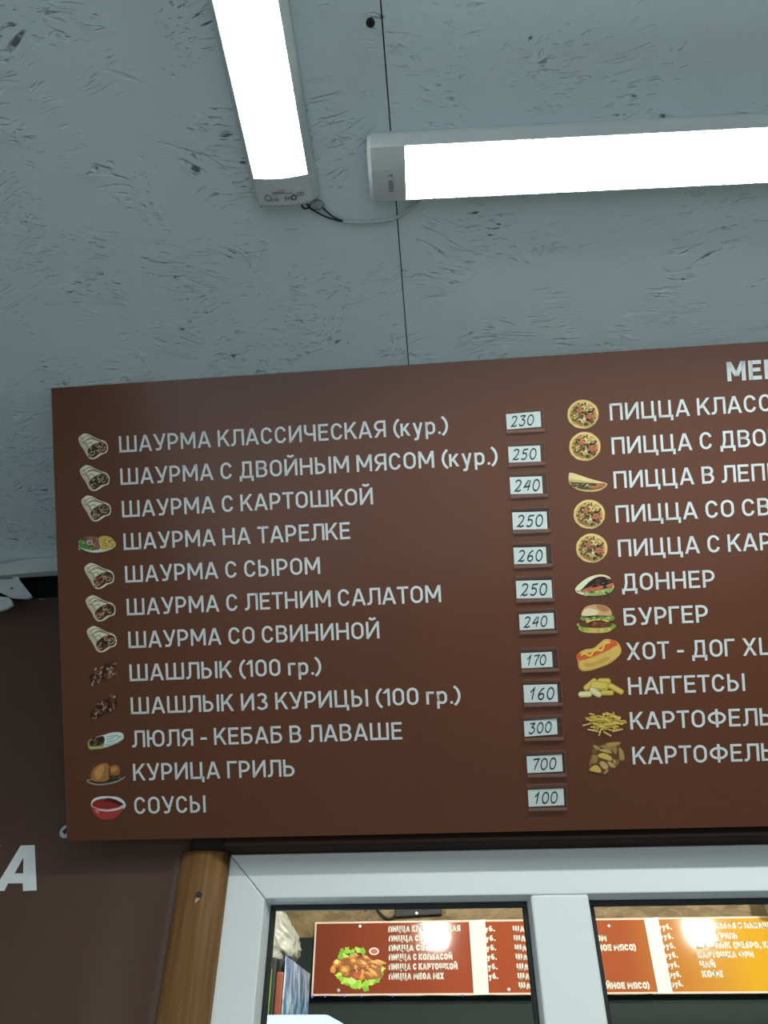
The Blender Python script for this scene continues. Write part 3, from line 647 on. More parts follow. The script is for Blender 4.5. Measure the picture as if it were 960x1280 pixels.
def wrap(dx, dy, reds):
    rnd = random.Random(int(dx*7+dy))
    p = Pic(90, 530, 8.0)
    a = onboard(90+130/8, 530+95/8); b = onboard(90+(130+dx)/8, 530+95/8+dy)
    p.du, p.dv = b[0]-a[0], b[1]-a[1]
    p.smooth([(65, 150), (90, 115), (130, 95), (180, 108), (250, 145), (330, 172), (358, 210), (360, 255), (345, 288), (300, 305), (265, 330), (225, 350), (185, 350), (155, 325), (120, 260), (85, 205)], (226, 216, 190))
    p.smooth([(70, 160), (100, 130), (140, 180), (180, 240), (175, 300), (190, 345), (155, 322), (118, 255)], (200, 188, 160))
    for q in ([(100, 150), (160, 118), (235, 148)], [(120, 185), (180, 140), (290, 168)], [(140, 165), (200, 150), (320, 185)], [(95, 185), (140, 200), (170, 265)], [(150, 200), (190, 185), (215, 215)]):
        p.line([(v.x, v.y) for v in spline([(a_, b_, 0) for a_, b_ in q], 5)], 7, (128, 112, 90))
    p.smooth([(158, 250), (195, 215), (240, 190), (300, 178), (345, 200), (356, 245), (335, 285), (285, 298), (250, 320), (215, 342), (185, 338), (165, 305)], (196, 178, 142))
    p.smooth([(160, 260), (200, 220), (250, 190), (302, 180), (342, 203), (350, 246), (330, 280), (280, 292), (242, 322), (205, 337), (170, 308)], (60, 42, 32))
    for k in range(40):
        t = rnd.random(); x = 178+160*t+rnd.uniform(-10, 10); y = 290-70*t+rnd.uniform(-40, 40)
        if not (165 < x < 345 and 190 < y < 332) or y > 345-0.45*(x-165)-0: continue
        c = rnd.choice([(160, 128, 92), (50, 34, 26), (40, 28, 24), (186, 160, 122), (120, 82, 56), (172, 150, 116)] + ([(170, 62, 50)]*2 if reds else [(122, 92, 78)]))
        p.blob(x, y, rnd.uniform(8, 15), rnd.uniform(6, 10), c, rnd.uniform(0, 180), 0.25, 9, rnd)
    for cx, cy, r in ((200, 300, 21), (265, 215, 22), (305, 250, 20)):
        p.line([(x, y) for x, y in arc(cx, cy, r, r*.85, 20, 290, 12)], 7, (190, 168, 130))
    return p.done('wrap_picture')
for dx, dy, rd in ((0, 0, 0), (15, 39.6, 0), (30, 77.5, 0), (60, 161.8, 1), (73, 202.1, 1), (85, 240.6, 1)): wrap(dx, dy, rd)

p = Pic(90, 660, 8.0)                       # plate of shawarma
p.smooth([(70, 165), (110, 130), (240, 110), (380, 105), (438, 150), (420, 195), (340, 232), (230, 246), (140, 228), (80, 195)], (222, 222, 212))
p.smooth([(62, 140), (85, 112), (130, 125), (170, 150), (240, 190), (235, 222), (150, 218), (90, 195), (70, 168)], (84, 128, 58))
for k in range(16): p.blob(random.uniform(72, 220), random.uniform(135, 215), 13, 8, random.choice([(120, 160, 80), (60, 100, 45), (150, 180, 105)]), random.uniform(0, 180), .3, 8)
p.smooth([(125, 110), (150, 85), (240, 88), (280, 100), (300, 160), (270, 215), (215, 205), (150, 165)], (128, 92, 72))
for k in range(22): p.blob(random.uniform(135, 280), random.uniform(95, 195), 14, 8, random.choice([(170, 130, 100), (90, 62, 48), (150, 110, 95), (190, 150, 110)]), random.uniform(0, 180), .3, 8)
p.blob(182, 145, 34, 26, (196, 160, 160), 0, .15); p.blob(182, 148, 20, 14, (150, 100, 108), 0, .2)
p.smooth([(270, 110), (300, 82), (350, 80), (400, 100), (438, 152), (415, 192), (340, 215), (290, 205)], (206, 168, 84))
for k in range(26):
    x, y, a = random.uniform(285, 400), random.uniform(95, 200), random.uniform(-1, 1.6); p.line([(x, y), (x+30*math.cos(a), y+30*math.sin(a))], 8, random.choice([(228, 192, 100), (120, 84, 36), (246, 216, 140), (150, 110, 50)]))
p.done('plate_picture')

for oy, reds in ((832, 0), (874, 1)):       # grilled meat pieces
    p = Pic(90, 810, 5.565); d = (oy-832)*5.565 if reds else 0; sx = 8 if reds else 0
    rnd = random.Random(3+reds)
    for k in range(110):
        t = rnd.random(); x = 142+155*t+rnd.uniform(-24, 24)+sx; y = 215-90*t+rnd.uniform(-44, 44)+d
        if t > .6: y += 6
        p.blob(x, y, rnd.uniform(7, 15), rnd.uniform(5, 9), rnd.choice([(78, 48, 34), (40, 26, 20), (140, 100, 76), (186, 150, 122), (52, 32, 24), (116, 76, 54)]), rnd.uniform(0, 180), .3, 8, rnd)
    p.done('grilled_meat_picture')

p = Pic(90, 810, 5.565)                     # kebab in flatbread
p.smooth([(112, 658), (140, 630), (215, 605), (290, 585), (345, 588), (362, 612), (350, 640), (290, 672), (210, 698), (135, 705), (118, 690)], (190, 200, 190))
p.smooth([(215, 612), (290, 590), (340, 592), (356, 614), (345, 636), (285, 660), (228, 664)], (214, 224, 216))
for q in ([(245, 618), (300, 608), (345, 618)], [(240, 640), (290, 622), (318, 600)], [(250, 655), (305, 640), (340, 612)]): p.line(q, 5, (140, 156, 148))
p.smooth([(118, 655), (150, 630), (215, 612), (228, 640), (210, 672), (150, 684), (125, 676)], (62, 46, 30))
for k in range(12): p.blob(random.uniform(130, 215), random.uniform(630, 670), 14, 8, random.choice([(96, 66, 38), (44, 34, 24), (120, 96, 60)]), random.uniform(0, 180), .3, 8)
p.smooth([(108, 655), (122, 660), (135, 682), (205, 678), (215, 690), (150, 706), (120, 700)], (150, 158, 84))
p.line([(122, 690), (160, 694), (205, 686)], 6, (214, 206, 130)); p.done('kebab_wrap_picture')

p = Pic(90, 810, 5.565)                     # roast chicken on a dish
p.smooth([(102, 920), (160, 905), (280, 905), (362, 890), (365, 905), (300, 938), (200, 955), (130, 945)], (150, 146, 126))
p.smooth([(118, 922), (170, 908), (300, 905), (352, 896), (300, 926), (200, 944), (140, 936)], (52, 46, 30))
p.smooth([(135, 915), (145, 850), (185, 812), (240, 800), (262, 830), (265, 890), (245, 922), (190, 930)], (172, 112, 60))
p.smooth([(255, 840), (275, 818), (320, 815), (335, 850), (325, 880), (280, 892), (258, 880)], (160, 98, 52))
p.smooth([(160, 860), (190, 825), (225, 815), (215, 870), (190, 912), (165, 905)], (202, 146, 88))
p.smooth([(270, 835), (300, 825), (318, 840), (300, 862), (275, 862)], (196, 136, 80))
p.line([(262, 832), (262, 900)], 7, (74, 42, 22)); p.line([(120, 905), (140, 850), (152, 810)], 5, (128, 84, 58))
for k in range(10): p.blob(random.uniform(262, 358), random.uniform(880, 908), 11, 7, random.choice([(36, 32, 20), (60, 70, 36), (86, 66, 40)]), 0, .3, 8)
p.done('roast_chicken_picture')

p = Pic(90, 810, 5.565)                     # bowl of red sauce
p.smooth([(132, 1090), (150, 1050), (200, 1032), (260, 1030), (330, 1040), (370, 1075), (372, 1105), (340, 1130), (250, 1140), (160, 1128)], (214, 222, 218))
p.smooth([(140, 1095), (160, 1062), (230, 1045), (300, 1052), (352, 1085), (330, 1112), (250, 1126), (160, 1120)], (150, 44, 38))
p.smooth([(220, 1062), (255, 1042), (320, 1062), (356, 1082), (340, 1100), (300, 1080), (260, 1068)], (82, 22, 24))
p.smooth([(133, 1096), (165, 1122), (250, 1136), (330, 1122), (362, 1106), (335, 1148), (285, 1187), (210, 1190), (155, 1150)], (176, 62, 56))
p.line([(136, 1098), (180, 1118), (250, 1126), (320, 1112), (366, 1088)], 7, (222, 170, 164)); p.smooth([(160, 1120), (185, 1128), (188, 1150), (170, 1146)], (214, 122, 114))
p.done('sauce_bowl_picture')

def pizza(dx, dy):
    rnd = random.Random(11); p = Pic(700, 490, 9.6)
    a = onboard(700+275/9.6, 490+268/9.6); b = onboard(700+275/9.6+dx, 490+268/9.6+dy); p.du, p.dv = b[0]-a[0], b[1]-a[1]
    p.blob(275, 268, 189, 175, (206, 164, 100), 0, .018, 40, rnd); p.blob(275, 268, 182, 168, (232, 196, 132), 0, .02, 40, rnd)
    p.blob(275, 268, 160, 147, (196, 148, 88), 0, .03, 32, rnd)
    for k in range(150):
        r = 152*math.sqrt(rnd.random()); t = rnd.uniform(0, 2*PI); x, y = 275+r*math.cos(t), 268+r*.92*math.sin(t)
        c = rnd.choice([(226, 204, 146), (226, 204, 146), (236, 218, 168), (70, 44, 28), (104, 72, 40), (52, 64, 34), (168, 106, 66), (206, 168, 104), (190, 176, 110)])
        p.blob(x, y, rnd.uniform(9, 24), rnd.uniform(5, 10), c, rnd.uniform(0, 180), .25, 8, rnd)
    for x, y in ((225, 235), (375, 290), (345, 305)): p.blob(x, y, 34, 26, (186, 96, 74), 20, .15, 12, rnd)
    for q in ([(330, 258), (370, 240), (410, 205)], [(170, 355), (190, 330), (240, 300)], [(285, 375), (310, 400)], [(330, 330), (365, 365)], [(250, 330), (265, 320)]): p.line(q, 13, (44, 52, 34))
    p.blob(412, 318, 12, 11, (120, 40, 30), 0, .1, 9, rnd)
    return p.done('pizza_picture')
for dx, dy in ((0, 0), (2.3, 40.2), (7.8, 125), (10.9, 167.3)): pizza(dx, dy)

p = Pic(700, 490, 9.6)                      # folded flatbread pizza
p.smooth([(105, 985), (130, 968), (200, 985), (330, 1030), (480, 1072), (555, 1092), (568, 1110), (540, 1145), (470, 1185), (370, 1198), (250, 1185), (150, 1140), (105, 1080)], (196, 166, 110))
p.smooth([(125, 1090), (250, 1092), (420, 1090), (540, 1105), (510, 1145), (400, 1172), (260, 1168), (165, 1130)], (84, 78, 52))
for k in range(36):
    t = random.random(); p.blob(145+380*t, 1118+random.uniform(-18, 34)*(1-abs(t-.45)*1.3), 22, 8, random.choice([(150, 156, 110), (46, 44, 30), (176, 132, 92), (64, 82, 46), (180, 92, 66), (196, 190, 150)]), random.uniform(-30, 30), .3, 9)
p.smooth([(380, 1150), (440, 1115), (530, 1108), (510, 1130), (420, 1160)], (190, 106, 74))
p.smooth([(108, 985), (132, 970), (200, 990), (330, 1035), (480, 1078), (545, 1094), (480, 1098), (330, 1092), (200, 1080), (110, 1068)], (222, 200, 146))
p.smooth([(112, 1040), (200, 1050), (330, 1072), (450, 1090), (330, 1092), (200, 1082), (118, 1072)], (204, 176, 116)); p.done('folded_pizza_picture')

p = Pic(700, 700, 9.14)                     # pita with meat
p.smooth([(172, 335), (200, 290), (280, 225), (360, 185), (450, 165), (530, 175), (575, 205), (580, 240), (612, 280), (605, 335), (550, 385), (440, 408), (320, 408), (230, 390), (185, 365)], (228, 214, 168))
p.smooth([(240, 345), (330, 255), (400, 205), (480, 188), (560, 215), (600, 270), (590, 320), (500, 360), (380, 375), (280, 365)], (56, 38, 34))
for k in range(30):
    t = random.random(); p.blob(330+240*t, 275-60*t+random.uniform(-20, 40), 20, 9, random.choice([(96, 66, 58), (40, 28, 28), (130, 96, 80), (64, 44, 38)]), random.uniform(-40, 40), .3, 9)
p.smooth([(245, 345), (300, 320), (400, 310), (480, 290), (490, 315), (430, 350), (330, 362), (260, 360)], (196, 100, 72)); p.smooth([(520, 300), (560, 270), (608, 265), (600, 300), (550, 312)], (186, 110, 74))
p.smooth([(275, 372), (330, 382), (420, 350), (520, 325), (595, 318), (590, 350), (520, 390), (400, 405), (310, 408), (285, 415)], (150, 166, 92))
for k in range(12): p.blob(random.uniform(290, 570), random.uniform(355, 395), 18, 9, random.choice([(104, 140, 60), (196, 204, 140), (64, 84, 52)]), random.uniform(-30, 30), .3, 9)
p.smooth([(178, 335), (210, 295), (290, 232), (360, 192), (395, 195), (330, 245), (270, 310), (215, 350)], (240, 228, 190)); p.done('pita_picture')

p = Pic(700, 700, 9.14)                     # burger
p.smooth([(215, 790), (240, 770), (420, 775), (590, 770), (580, 805), (520, 828), (400, 834), (280, 826)], (214, 170, 96))
for x, y in ((235, 760), (260, 785), (300, 790), (440, 785), (520, 785), (590, 765), (605, 750), (225, 745)): p.blob(x, y, 34, 22, random.choice([(112, 160, 62), (140, 180, 84), (86, 126, 50)]), random.uniform(0, 90), .3, 11)
p.smooth([(215, 735), (250, 700), (330, 695), (560, 695), (590, 725), (580, 755), (480, 775), (300, 770), (240, 760)], (108, 58, 40))
for k in range(20): p.blob(random.uniform(330, 520), random.uniform(700, 760), 22, 9, random.choice([(150, 86, 66), (90, 46, 34), (176, 112, 84), (128, 66, 50)]), random.uniform(-30, 30), .3, 9)
p.line([(330, 745), (360, 705), (430, 690), (490, 705), (520, 745)], 14, (78, 40, 26))
p.smooth([(290, 672), (400, 680), (560, 672), (545, 705), (470, 690), (400, 690), (330, 705), (310, 720)], (232, 184, 92))
p.smooth([(225, 668), (260, 645), (400, 650), (590, 630), (620, 660), (590, 692), (480, 678), (350, 680), (260, 690)], (120, 146, 66))
for k in range(12): p.blob(random.uniform(240, 610), random.uniform(648, 682), 20, 8, random.choice([(160, 186, 96), (80, 110, 48), (196, 206, 130)]), random.uniform(-20, 20), .3, 9)
p.line([(245, 640), (330, 655), (420, 630), (500, 640), (585, 628)], 11, (56, 52, 46))
p.smooth([(245, 640), (248, 590), (290, 535), (360, 512), (430, 507), (520, 522), (575, 570), (588, 628), (500, 635), (400, 632), (310, 640)], (206, 158, 112))
p.smooth([(252, 625), (262, 580), (310, 550), (380, 560), (440, 590), (400, 628), (310, 636)], (232, 204, 164)); p.smooth([(410, 515), (500, 520), (560, 565), (500, 590), (440, 560)], (176, 120, 78)); p.done('burger_picture')

p = Pic(700, 700, 9.14)                     # hot dog
p.smooth([(190, 1120), (215, 1060), (290, 1020), (380, 1005), (450, 950), (510, 905), (580, 908), (650, 930), (690, 985), (700, 1050), (660, 1110), (570, 1180), (450, 1230), (330, 1265), (250, 1265), (210, 1225), (205, 1165)], (204, 156, 80))
p.smooth([(186, 1110), (200, 1070), (260, 1060), (380, 1010), (470, 945), (540, 910), (620, 915), (655, 960), (610, 1000), (500, 1050), (360, 1110), (260, 1140), (205, 1145)], (206, 92, 52))
p.smooth([(230, 1060), (290, 1022), (390, 1005), (460, 945), (520, 905), (580, 910), (540, 935), (470, 990), (390, 1040), (300, 1062)], (214, 178, 96))
p.smooth([(225, 1170), (260, 1145), (380, 1115), (520, 1055), (620, 990), (672, 985), (690, 1045), (640, 1105), (540, 1170), (420, 1222), (310, 1250), (245, 1240)], (216, 176, 90))
p.smooth([(275, 1185), (400, 1160), (530, 1105), (570, 1130), (440, 1200), (310, 1225)], (196, 152, 76))
p.line([(v.x, v.y) for v in spline([(240, 1090, 0), (275, 1065, 0), (320, 1085, 0), (350, 1090, 0), (385, 1040, 0), (430, 1025, 0), (470, 1035, 0), (495, 1000, 0), (505, 960, 0), (545, 945, 0), (575, 940, 0)], 6)], 20, (236, 192, 72))
p.line([(505, 1060), (525, 1100)], 5, (180, 140, 70)); p.done('hot_dog_picture')

p = Pic(710, 835, 9.14)                     # nuggets
def cap(x0, y0, x1, y1, r, c, c2):
    a = math.degrees(math.atan2(y1-y0, x1-x0)); p.poly(arc(x1, y1, r, r, a-90, a+90, 10)+arc(x0, y0, r, r, a+90, a+270, 10), c)
    r2 = r*.6; p.poly(arc(x1-3, y1-6, r2, r2, a-90, a+90, 8)+arc(x0-3, y0-6, r2, r2, a+90, a+270, 8), c2)
for q in ((300, 150, 210, 225, 34), (370, 150, 455, 150, 35), (300, 195, 420, 205, 52), (490, 205, 605, 270, 32), (400, 282, 495, 282, 29)): cap(*q, (190, 158, 66), (214, 186, 92))
for q in ((150, 300, 240, 296, 34), (280, 255, 350, 300, 36)): cap(*q, (206, 188, 128), (226, 212, 162))
p.done('nuggets_picture')

p = Pic(710, 835, 9.14)                     # fries
for k in range(90):
    a = random.uniform(0, 2*PI); r = math.sqrt(random.random()); x, y = 430+170*r*math.cos(a), 615+95*r*math.sin(a); t = random.gauss(0.25, .7); l = random.uniform(40, 80)
    p.line([(x-l*math.cos(t), y-l*.6*math.sin(t)), (x+l*math.cos(t), y+l*.6*math.sin(t))], 15, random.choice([(206, 174, 76), (226, 196, 100), (176, 142, 58), (214, 184, 84)]))
for q in ([(240, 515), (300, 530)], [(195, 560), (260, 605)], [(165, 652), (250, 630)], [(220, 695), (340, 720)], [(345, 768), (370, 720)], [(400, 720), (490, 772)], [(500, 720), (620, 692)], [(590, 640), (630, 630)], [(540, 585), (590, 578)]): p.line(q, 15, (222, 184, 116))
p.done('fries_picture')

p = Pic(710, 835, 9.14)                     # potato wedges
def wedge(pts, c=(176, 140, 84)):
    p.smooth(pts, (132, 96, 56)); cx = sum(a for a, b in pts)/len(pts); cy = sum(b for a, b in pts)/len(pts)
    p.smooth([(cx+(a-cx)*.82, cy-3+(b-cy)*.82) for a, b in pts], c)
p.smooth([(275, 950), (300, 890), (420, 865), (600, 845), (590, 900), (640, 980), (620, 1060), (560, 1120), (460, 1180), (400, 1210), (240, 1165), (260, 1060)], (96, 66, 38))
for pts, c in (([(420, 862), (600, 842), (575, 885), (470, 910)], (176, 140, 84)), ([(280, 890), (320, 880), (370, 920), (330, 945)], (166, 130, 80)), ([(360, 895), (430, 880), (520, 925), (480, 945)], (160, 124, 74)),
               ([(275, 935), (310, 930), (320, 965), (280, 965)], (120, 88, 56)), ([(340, 935), (420, 922), (500, 950), (490, 980), (400, 960)], (188, 152, 96)), ([(500, 900), (560, 905), (550, 985), (520, 970)], (156, 122, 76)),
               ([(580, 900), (620, 930), (645, 1000), (640, 1055), (590, 1055), (578, 980)], (172, 134, 86)), ([(330, 985), (400, 965), (480, 995), (520, 1045), (490, 1065), (400, 1040), (340, 1020)], (204, 170, 88)),
               ([(260, 1000), (310, 985), (345, 1030), (320, 1090), (270, 1085)], (156, 122, 68)), ([(440, 1070), (480, 1065), (550, 1115), (530, 1145), (480, 1130)], (186, 148, 88)), ([(350, 1075), (400, 1058), (460, 1110), (450, 1165), (400, 1155), (370, 1120)], (192, 156, 112)),
               ([(235, 1165), (270, 1120), (330, 1105), (380, 1150), (380, 1200), (300, 1190)], (204, 168, 88)), ([(400, 1200), (440, 1160), (465, 1175), (420, 1215)], (170, 132, 86)), ([(240, 1090), (265, 1005), (285, 1010), (255, 1130)], (140, 104, 62)), ([(560, 1045), (580, 1040), (570, 1105), (545, 1110)], (150, 114, 66)),
               ([(510, 1040), (545, 1050), (545, 1095), (520, 1085)], (182, 146, 90))): wedge(pts, c)
p.done('wedges_picture')

# ------------------------------------------------------------------ price pockets
HAND = {'0': [(arc(.5, .5, .40, .5, 100, 470, 20), 0)],
        '1': [([(.25, .62), (.45, .78), (.68, 1.0), (.60, .5), (.52, 0)], 0)],
        '2': [([(.12, .80), (.2, .93), (.42, 1.0), (.66, .95), (.78, .78), (.66, .52), (.38, .22), (.12, .03), (.24, .09), (.42, .0), (.62, .02), (.86, .10)], 1)],
        '3': [([(.14, .93), (.40, .99), (.82, .98), (.62, .80), (.44, .60), (.72, .55), (.84, .34), (.70, .10), (.42, .0), (.16, .08), (.10, .2)], 1)],
        '4': [([(.62, 1.0), (.36, .66), (.12, .36), (.44, .38), (.88, .44)], 0), ([(.84, .98), (.72, .5), (.62, 0)], 0)],
        '5': [([(.30, .96), (.24, .56), (.48, .62), (.74, .48), (.74, .22), (.52, .02), (.26, .02), (.08, .10)], 1), ([(.30, .95), (.58, .95), (.92, 1.0)], 0)],
        '6': [([(.80, .98), (.50, .86), (.24, .56), (.14, .28), (.30, .04), (.56, .0), (.78, .16), (.78, .38), (.58, .50), (.34, .44), (.18, .28)], 1)],
        '7': [([(.16, .92), (.40, .98), (.94, 1.0), (.70, .62), (.52, .3), (.46, 0)], 0)]}
def hand(bm, text, x0, y0, h, adv, z, slant=0.16):
    for i, ch in enumerate(text):
        for pts, sm in HAND[ch]:
            q = [(v.x, v.y) for v in spline([(a, b, 0) for a, b in pts], 6)] if sm else pts
            ribbon(bm, q, False, 0.15, lambda a, b: Vector((x0+(i*adv+a*0.70)*h+slant*b*h, y0+b*h, z)))
PRICES = [('230', (632.4, 518), (675.1, 514.3), (633, 537.3), 'first', 'top'), ('250', (635, 558.6), (674.8, 557), (635.6, 578.5), '', ''), ('240', (637, 596.7), (677, 595.4), (637.8, 618), '', ''),
          ('250', (640, 640.6), (683, 639.4), (641, 662.3), '', ''), ('260', (641.6, 684.6), (682, 683.6), (643, 705.2), '', ''), ('250', (644.6, 726), (689, 725), (646, 748), '', ''),
          ('240', (648.6, 768), (691.6, 765.6), (649, 787.8), '', ''), ('170', (651, 816.2), (689.6, 814.4), (651, 835.2), '', ''), ('160', (654, 856), (696, 855), (655, 878), '', ''),
          ('300', (654.6, 901), (695.6, 897.6), (655.6, 920.6), '', ''), ('700', (658, 945), (702, 942.6), (659.6, 966), '', ''), ('100', (659.6, 987), (704, 985), (661, 1008), '', '')]
PLAB = ['clear price pocket with handwritten 230, topmost of the column on the menu board', 'clear price pocket with handwritten 250, between the 230 pocket and the upper 240 pocket',
        'clear price pocket with handwritten 240, the upper of the two 240 pockets', 'clear price pocket with handwritten 250, directly above the 260 pocket', 'clear price pocket with handwritten 260 on a short card on the brown board',
        'clear price pocket with handwritten 250, directly below the 260 pocket', 'clear price pocket with handwritten 240, directly above the 170 pocket', 'clear price pocket with handwritten 170 on a short card in the brown board column',
        'clear price pocket with handwritten 160 in the middle of the brown board', 'clear price pocket with handwritten 300 on a tilted card above the 700 pocket', 'clear price pocket with handwritten 700, second from the bottom of the column',
        'clear price pocket with handwritten 100, lowest of the column on the menu board']
RIGHTS = [679.5, 680.8, 684.2, 687.2, 689.8, 691.8, 695.8, 697.6, 702, 703.2, 706.8, 708.2]
for (txt, tl, tr, bl, _, _), lab, rx in zip(PRICES, PLAB, RIGHTS):
    a, b, c = onboard(*tl), onboard(*tr), onboard(*bl)
    wd = b[0]-a[0]; ht = a[1]-c[1]
    base = BO+Vector((a[0], 0, 0))+BUP*c[1]+BN*0.0012
    t = thing('price_pocket', lab, 'price tag', base, (PI/2+ALPHA, 0, math.atan2(0, 1)), 'price pockets on the menu board')
    W = onboard(rx, tr[1]+10)[0]-a[0]; lo, hi = -0.0052, ht+0.0062
    bm = bmesh.new(); box(bm, -0.0005, W, lo, hi, -0.0010, -0.0006); obj('back_sheet', bm, M['pocket'], t)
    bm = bmesh.new(); box(bm, -0.0005, W, lo, lo+0.0038, 0.0008, 0.0013); box(bm, -.0005, W, lo-.0006, lo+.0002, -.001, .0013); obj('lower_lip', bm, M['pocketedge'], t)
    bm = bmesh.new(); box(bm, -0.0005, W, hi-0.0038, hi, 0.0008, 0.0013); box(bm, -.0005, W, hi-.0002, hi+.0006, -.001, .0013); obj('upper_lip', bm, M['pocket'], t)
    bm = bmesh.new(); box(bm, W-.0007, W+.0003, lo, hi, -.001, .0013); obj('side_edge', bm, M['pocketedge'], t)
    bm = bmesh.new(); dv = b[1]-a[1]
    prism(bm, [(0, 0, 0), (wd, dv, 0), (wd, ht+dv, 0), (0, ht, 0)], (0, 0, 0.0003)); cd = obj('price_card', bm, M['card'], t)
    bm = bmesh.new(); hand(bm, txt, wd*0.11, ht*0.17, ht*0.64, 0.80 if wd > .043 else 0.72, 0.0005)
    for v in bm.verts: v.co.y += dv*v.co.x/wd
    up_normals(bm, Vector((0, 0, 1))); obj('lettering', bm, M['marker'], cd, smooth=None)

# ------------------------------------------------------------------ ceiling battens
def batten(label, loc, rz, length, capw, glow):
    t = thing('ceiling_lamp', label, 'lamp', loc, (0, 0, rz), 'ceiling battens')
    bw, tw, hh, bulge = 0.0365, 0.0290, 0.018, 0.005       # half widths, height
    def prof(x, grow=0.0, dz=0.0):
        pts = [(bw+grow, -0.0005)]
        pts += [(bw+grow, -0.006)]
        pts += [(tw+grow, -hh-dz)]
        for k in range(1, 8):
            a = k/8; pts.append(((tw+grow)*(1-2*a), -hh-dz-bulge*math.sin(PI*a)))
        pts += [(-tw-grow, -hh-dz), (-bw-grow, -0.006), (-bw-grow, -0.0005)]
        return [Vector((x, y, z)) for y, z in pts]
    def loft(profiles, m, name, capends=True, smooth=False):
        bm = bmesh.new(); R = [[bm.verts.new(p) for p in pr] for pr in profiles]
        for i in range(len(R)-1):
            for k in range(len(R[0])): bm.faces.new((R[i][k], R[i][(k+1) % len(R[0])], R[i+1][(k+1) % len(R[0])], R[i+1][k]))
        if capends: bm.faces.new(R[0][::-1]); bm.faces.new(R[-1])
        return obj(name, bm, m, t, smooth)
    # housing: the tray without the lens
    def tray(x): return [Vector((x, y, z)) for y, z in ((bw, -.0005), (bw, -.006), (tw+.0012, -hh), (tw+.0002, -hh), (tw+.0002, -hh+.004), (-tw-.0002, -hh+.004), (-tw-.0002, -hh), (-tw-.0012, -hh), (-bw, -.006), (-bw, -.0005))]
    loft([tray(capw), tray(length-capw)], M['housing'], 'housing')
    def lens(x): return [Vector((x, tw*(1-2*k/14), -hh+.003-bulge*math.sin(PI*k/14)-(.003 if 0 < k < 14 else 0))) for k in range(15)]
    loft([lens(capw+.0005), lens(length-capw-.0005)], glow, 'diffuser', smooth=False)
    for s in (0, 1):
        def X(a): return a if s == 0 else length-a
        pr = [prof(X(0.010), -.010, -.012), prof(X(0.003), -.002, -.004)]
        pr[0] = [Vector((X(-0.002 if z.z < -.02 else 0.006), z.y, z.z)) for z in pr[0]]
        pr = [[Vector((X(0.0), q.y*.93, q.z*.86-.0005)) for q in prof(0)], [Vector((X(0.004), q.y*.99, q.z)) for q in prof(0, .0006, .0006)], prof(X(capw), .0008, .0008)]
        loft(pr, M['plastic'], 'end_cap')
    return t
l1 = batten('lit batten lamp running towards the viewer, its printed end cap nearest the menu board', (-0.1470, 0.4195, CZ-0.0), -PI/2, 1.17, 0.034, M['lampglow'][0])
l2 = batten('lit batten lamp mounted crosswise on the ceiling, parallel to the menu board', (-0.0525, 0.3930, CZ-0.0), math.radians(2.0), 1.20, 0.040, M['lampglow'][1])
# small print on the end caps
bm = bmesh.new()
def cap1(a, b): return Vector((0.034-0.006-b*0.001, -0.0+a*0.001, -0.0249+0.0045*(abs(a)/29)**2))
for (x, y, r, s_) in ((-17.5, 15, 3.4, .9), (11, 16, 2.6, 1.6), (17, 13.5, 1.8, .7), (20.5, 13.5, 1.8, .7)):
    ribbon(bm, arc(x, y, r, r, 0, 360, 18)[:-1], True, s_, cap1)
def cap1t(text, x0, y0, h, s_):
    text_bm(bm, text, s_, 0, 0, 1.0, frame=lambda a, b: cap1(x0+a*h, y0+h-b*h))
cap1t('LED', -12.5, 15, 3.0, .16); cap1t('EAC', 1, 14.2, 3.6, .2)
for y, x0, x1 in ((10.6, -12, 10), (8.6, -12, 2), (6.4, -4, -1), (6.4, 0, 3)): ribbon(bm, [(x0, y), (x1, y)], False, .7, cap1)
up_normals(bm, Vector((0, 0, -1))); obj('marking', bm, M['mark'], l1, smooth=None)
bm = bmesh.new()
def cap2(a, b): return Vector((0.024-b*0.001, -a*0.001, -0.0342+0.0045*(abs(a)/29)**2))
text_bm(bm, 'I/EDI  Y', .15, 0, 0, 1, frame=lambda a, b: Vector((0.0215+b*.0048, 0.017-a*0.0052, -0.0249+0.0045*((0.017-a*.0052)/.029)**2)))
up_normals(bm, Vector((0, 0, -1))); obj('marking', bm, M['mark'], l2, smooth=None)

# cable between the two lamps
cb = thing('lamp_cable', 'pale cable with dark bared wires looping between the two ceiling lamps', 'cable', (-0.06, 0.45, CZ-0.004))
co = Vector(cb.location)
def cp(x, y, z=0.788): return onceil(x, y, z)-co
bm = bmesh.new(); tube(bm, spline([cp(428, 277), cp(455, 278), cp(490, 274), cp(512, 262), cp(527, 248, 0.784)], 8), 0.0019, 10); obj('sheath', bm, M['whitecable'], cb)
for pts in ([cp(376, 255, .786), cp(380, 260.5), cp(386, 260), cp(390, 262), cp(405, 270), cp(425, 276.5), cp(438, 277.5)], [cp(402, 258, .787), cp(408, 264), cp(418, 272), cp(432, 277)], [cp(383, 254, .787), cp(387, 259), cp(393, 262), cp(400, 260.5)]):
    bm = bmesh.new(); tube(bm, spline(pts, 6), 0.0010, 8); obj('wire', bm, M['darkwire'], cb)
bm = bmesh.new(); bmesh.ops.create_icosphere(bm, subdivisions=3, radius=1.0)
for v in bm.verts: v.co = Vector((v.co.x*.0085, v.co.y*.006, v.co.z*.004))+cp(396, 256, .787)
obj('strain_relief', bm, M['clearplug'], cb, smooth=True)

